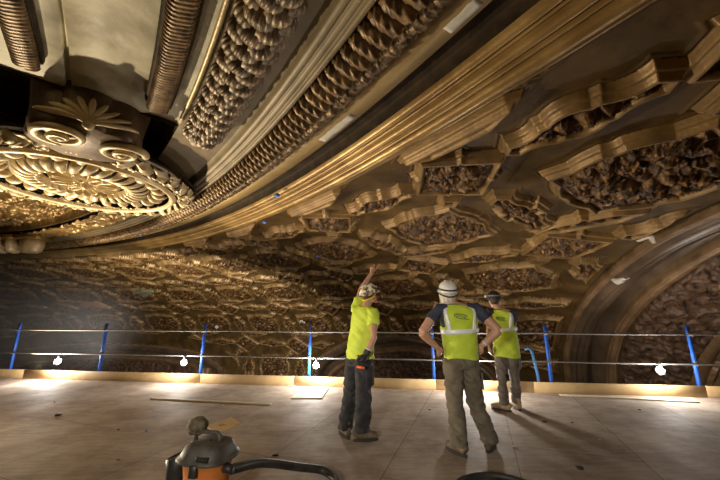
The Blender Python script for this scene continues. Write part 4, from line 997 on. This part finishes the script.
# ------------------------------------------------------------------ light
for lo, e in zip(lamps, (75, 90, 45, 70, 50)): lo.data.energy = e
def area(name, loc, tgt, e, size, col):
    l = bpy.data.lights.new(name, 'AREA'); l.energy = e; l.size = size; l.color = col; o = bpy.data.objects.new(name, l); C.objects.link(o)
    o.location = loc; d = mathutils.Vector(tgt)-mathutils.Vector(loc); o.rotation_euler = d.to_track_quat('-Z', 'Y').to_euler(); return o
def spot(name, loc, tgt, e, ang, col, r=.06, blend=.6):
    l = bpy.data.lights.new(name, 'SPOT'); l.energy = e; l.spot_size = math.radians(ang); l.spot_blend = blend; l.shadow_soft_size = r; l.color = col; o = bpy.data.objects.new(name, l); C.objects.link(o)
    o.location = loc; d = mathutils.Vector(tgt)-mathutils.Vector(loc); o.rotation_euler = d.to_track_quat('-Z', 'Y').to_euler(); return o
spot('flood_left', (-6.8, 5.2, .25), (-2.6, 3.2, 3.5), 1500, 95, (1, .83, .56))
spot('camera_side_fill', (-1.4, -1.8, 1.95), (1.0, 5.2, .35), 430, 66, (1, .90, .76), .25, .8)  # assumed, unseen work light behind the camera; fills floor and men's backs
spot('vest_fill', (-1.2, -1.2, 1.7), (.9, 4.5, 1.15), 260, 34, (1, .93, .82), .1, .7)  # added narrow spot, no visible source; brightens the men's vests
spot('flood_low_left', (-7.5, 5.0, .4), (3, 5.5, 3.3), 130, 70, (1, .78, .5))
spot('carved_field_fill', (-7.6, 8.05, .2), (-6.2, 6.6, 3.5), 380, 100, (1, .80, .5))  # added, unseen; brightens the carved gilt field past the medallion
spot('wall_fill_left', (-6.5, 8.3, .3), (-7.5, 16, 1.2), 2500, 120, (1, .92, .82), .1, .8)  # added unseen washer; lightens the left wall and the haze
spot('wall_fill_middle', (1.5, 7.3, .2), (3.0, 12, 1.5), 80, 120, (1, .82, .62), .1, .8)  # added unseen washer for the wall behind the men
spot('wall_fill_right', (4.8, 6.9, .2), (7.5, 8.0, 1.5), 60, 130, (1, .86, .72), .1, .8)  # added unseen washer towards the right arch
w = bpy.data.worlds.new('world'); bpy.context.scene.world = w; w.use_nodes = True
w.node_tree.nodes['Background'].inputs[0].default_value = (.55, .42, .28, 1); w.node_tree.nodes['Background'].inputs[1].default_value = .025
hz = MB().ball((0, 0, 0), 1, 24, 16); hm = bpy.data.materials.new('dust haze'); hm.use_nodes = True; nt = hm.node_tree; nt.nodes.clear()
on = nt.nodes.new('ShaderNodeOutputMaterial'); vn_ = nt.nodes.new('ShaderNodeVolumePrincipled'); tc = nt.nodes.new('ShaderNodeTexCoord'); gr = nt.nodes.new('ShaderNodeTexGradient'); gr.gradient_type = 'QUADRATIC_SPHERE'
mt = nt.nodes.new('ShaderNodeMath'); mt.operation = 'MULTIPLY'; mt.inputs[1].default_value = .30
nt.links.new(tc.outputs['Object'], gr.inputs[0]); nt.links.new(gr.outputs['Fac'], mt.inputs[0]); nt.links.new(mt.outputs[0], vn_.inputs['Density']); nt.links.new(vn_.outputs[0], on.inputs['Volume'])
vn_.inputs['Color'].default_value = (.85, .87, .9, 1)
ho = hz.build('dust_haze', hm); ho.location = (-14.5, 9.5, 1.2); ho.scale = (8.5, 5.0, 3.0); tag(ho, 'pale dusty haze hanging in the air at the far left end of the railing', 'haze', kind='stuff')
vs = bpy.context.scene.view_settings; vs.view_transform = 'Standard'; vs.look = 'None'; vs.exposure = 0; vs.gamma = 1; vs.use_curve_mapping = False
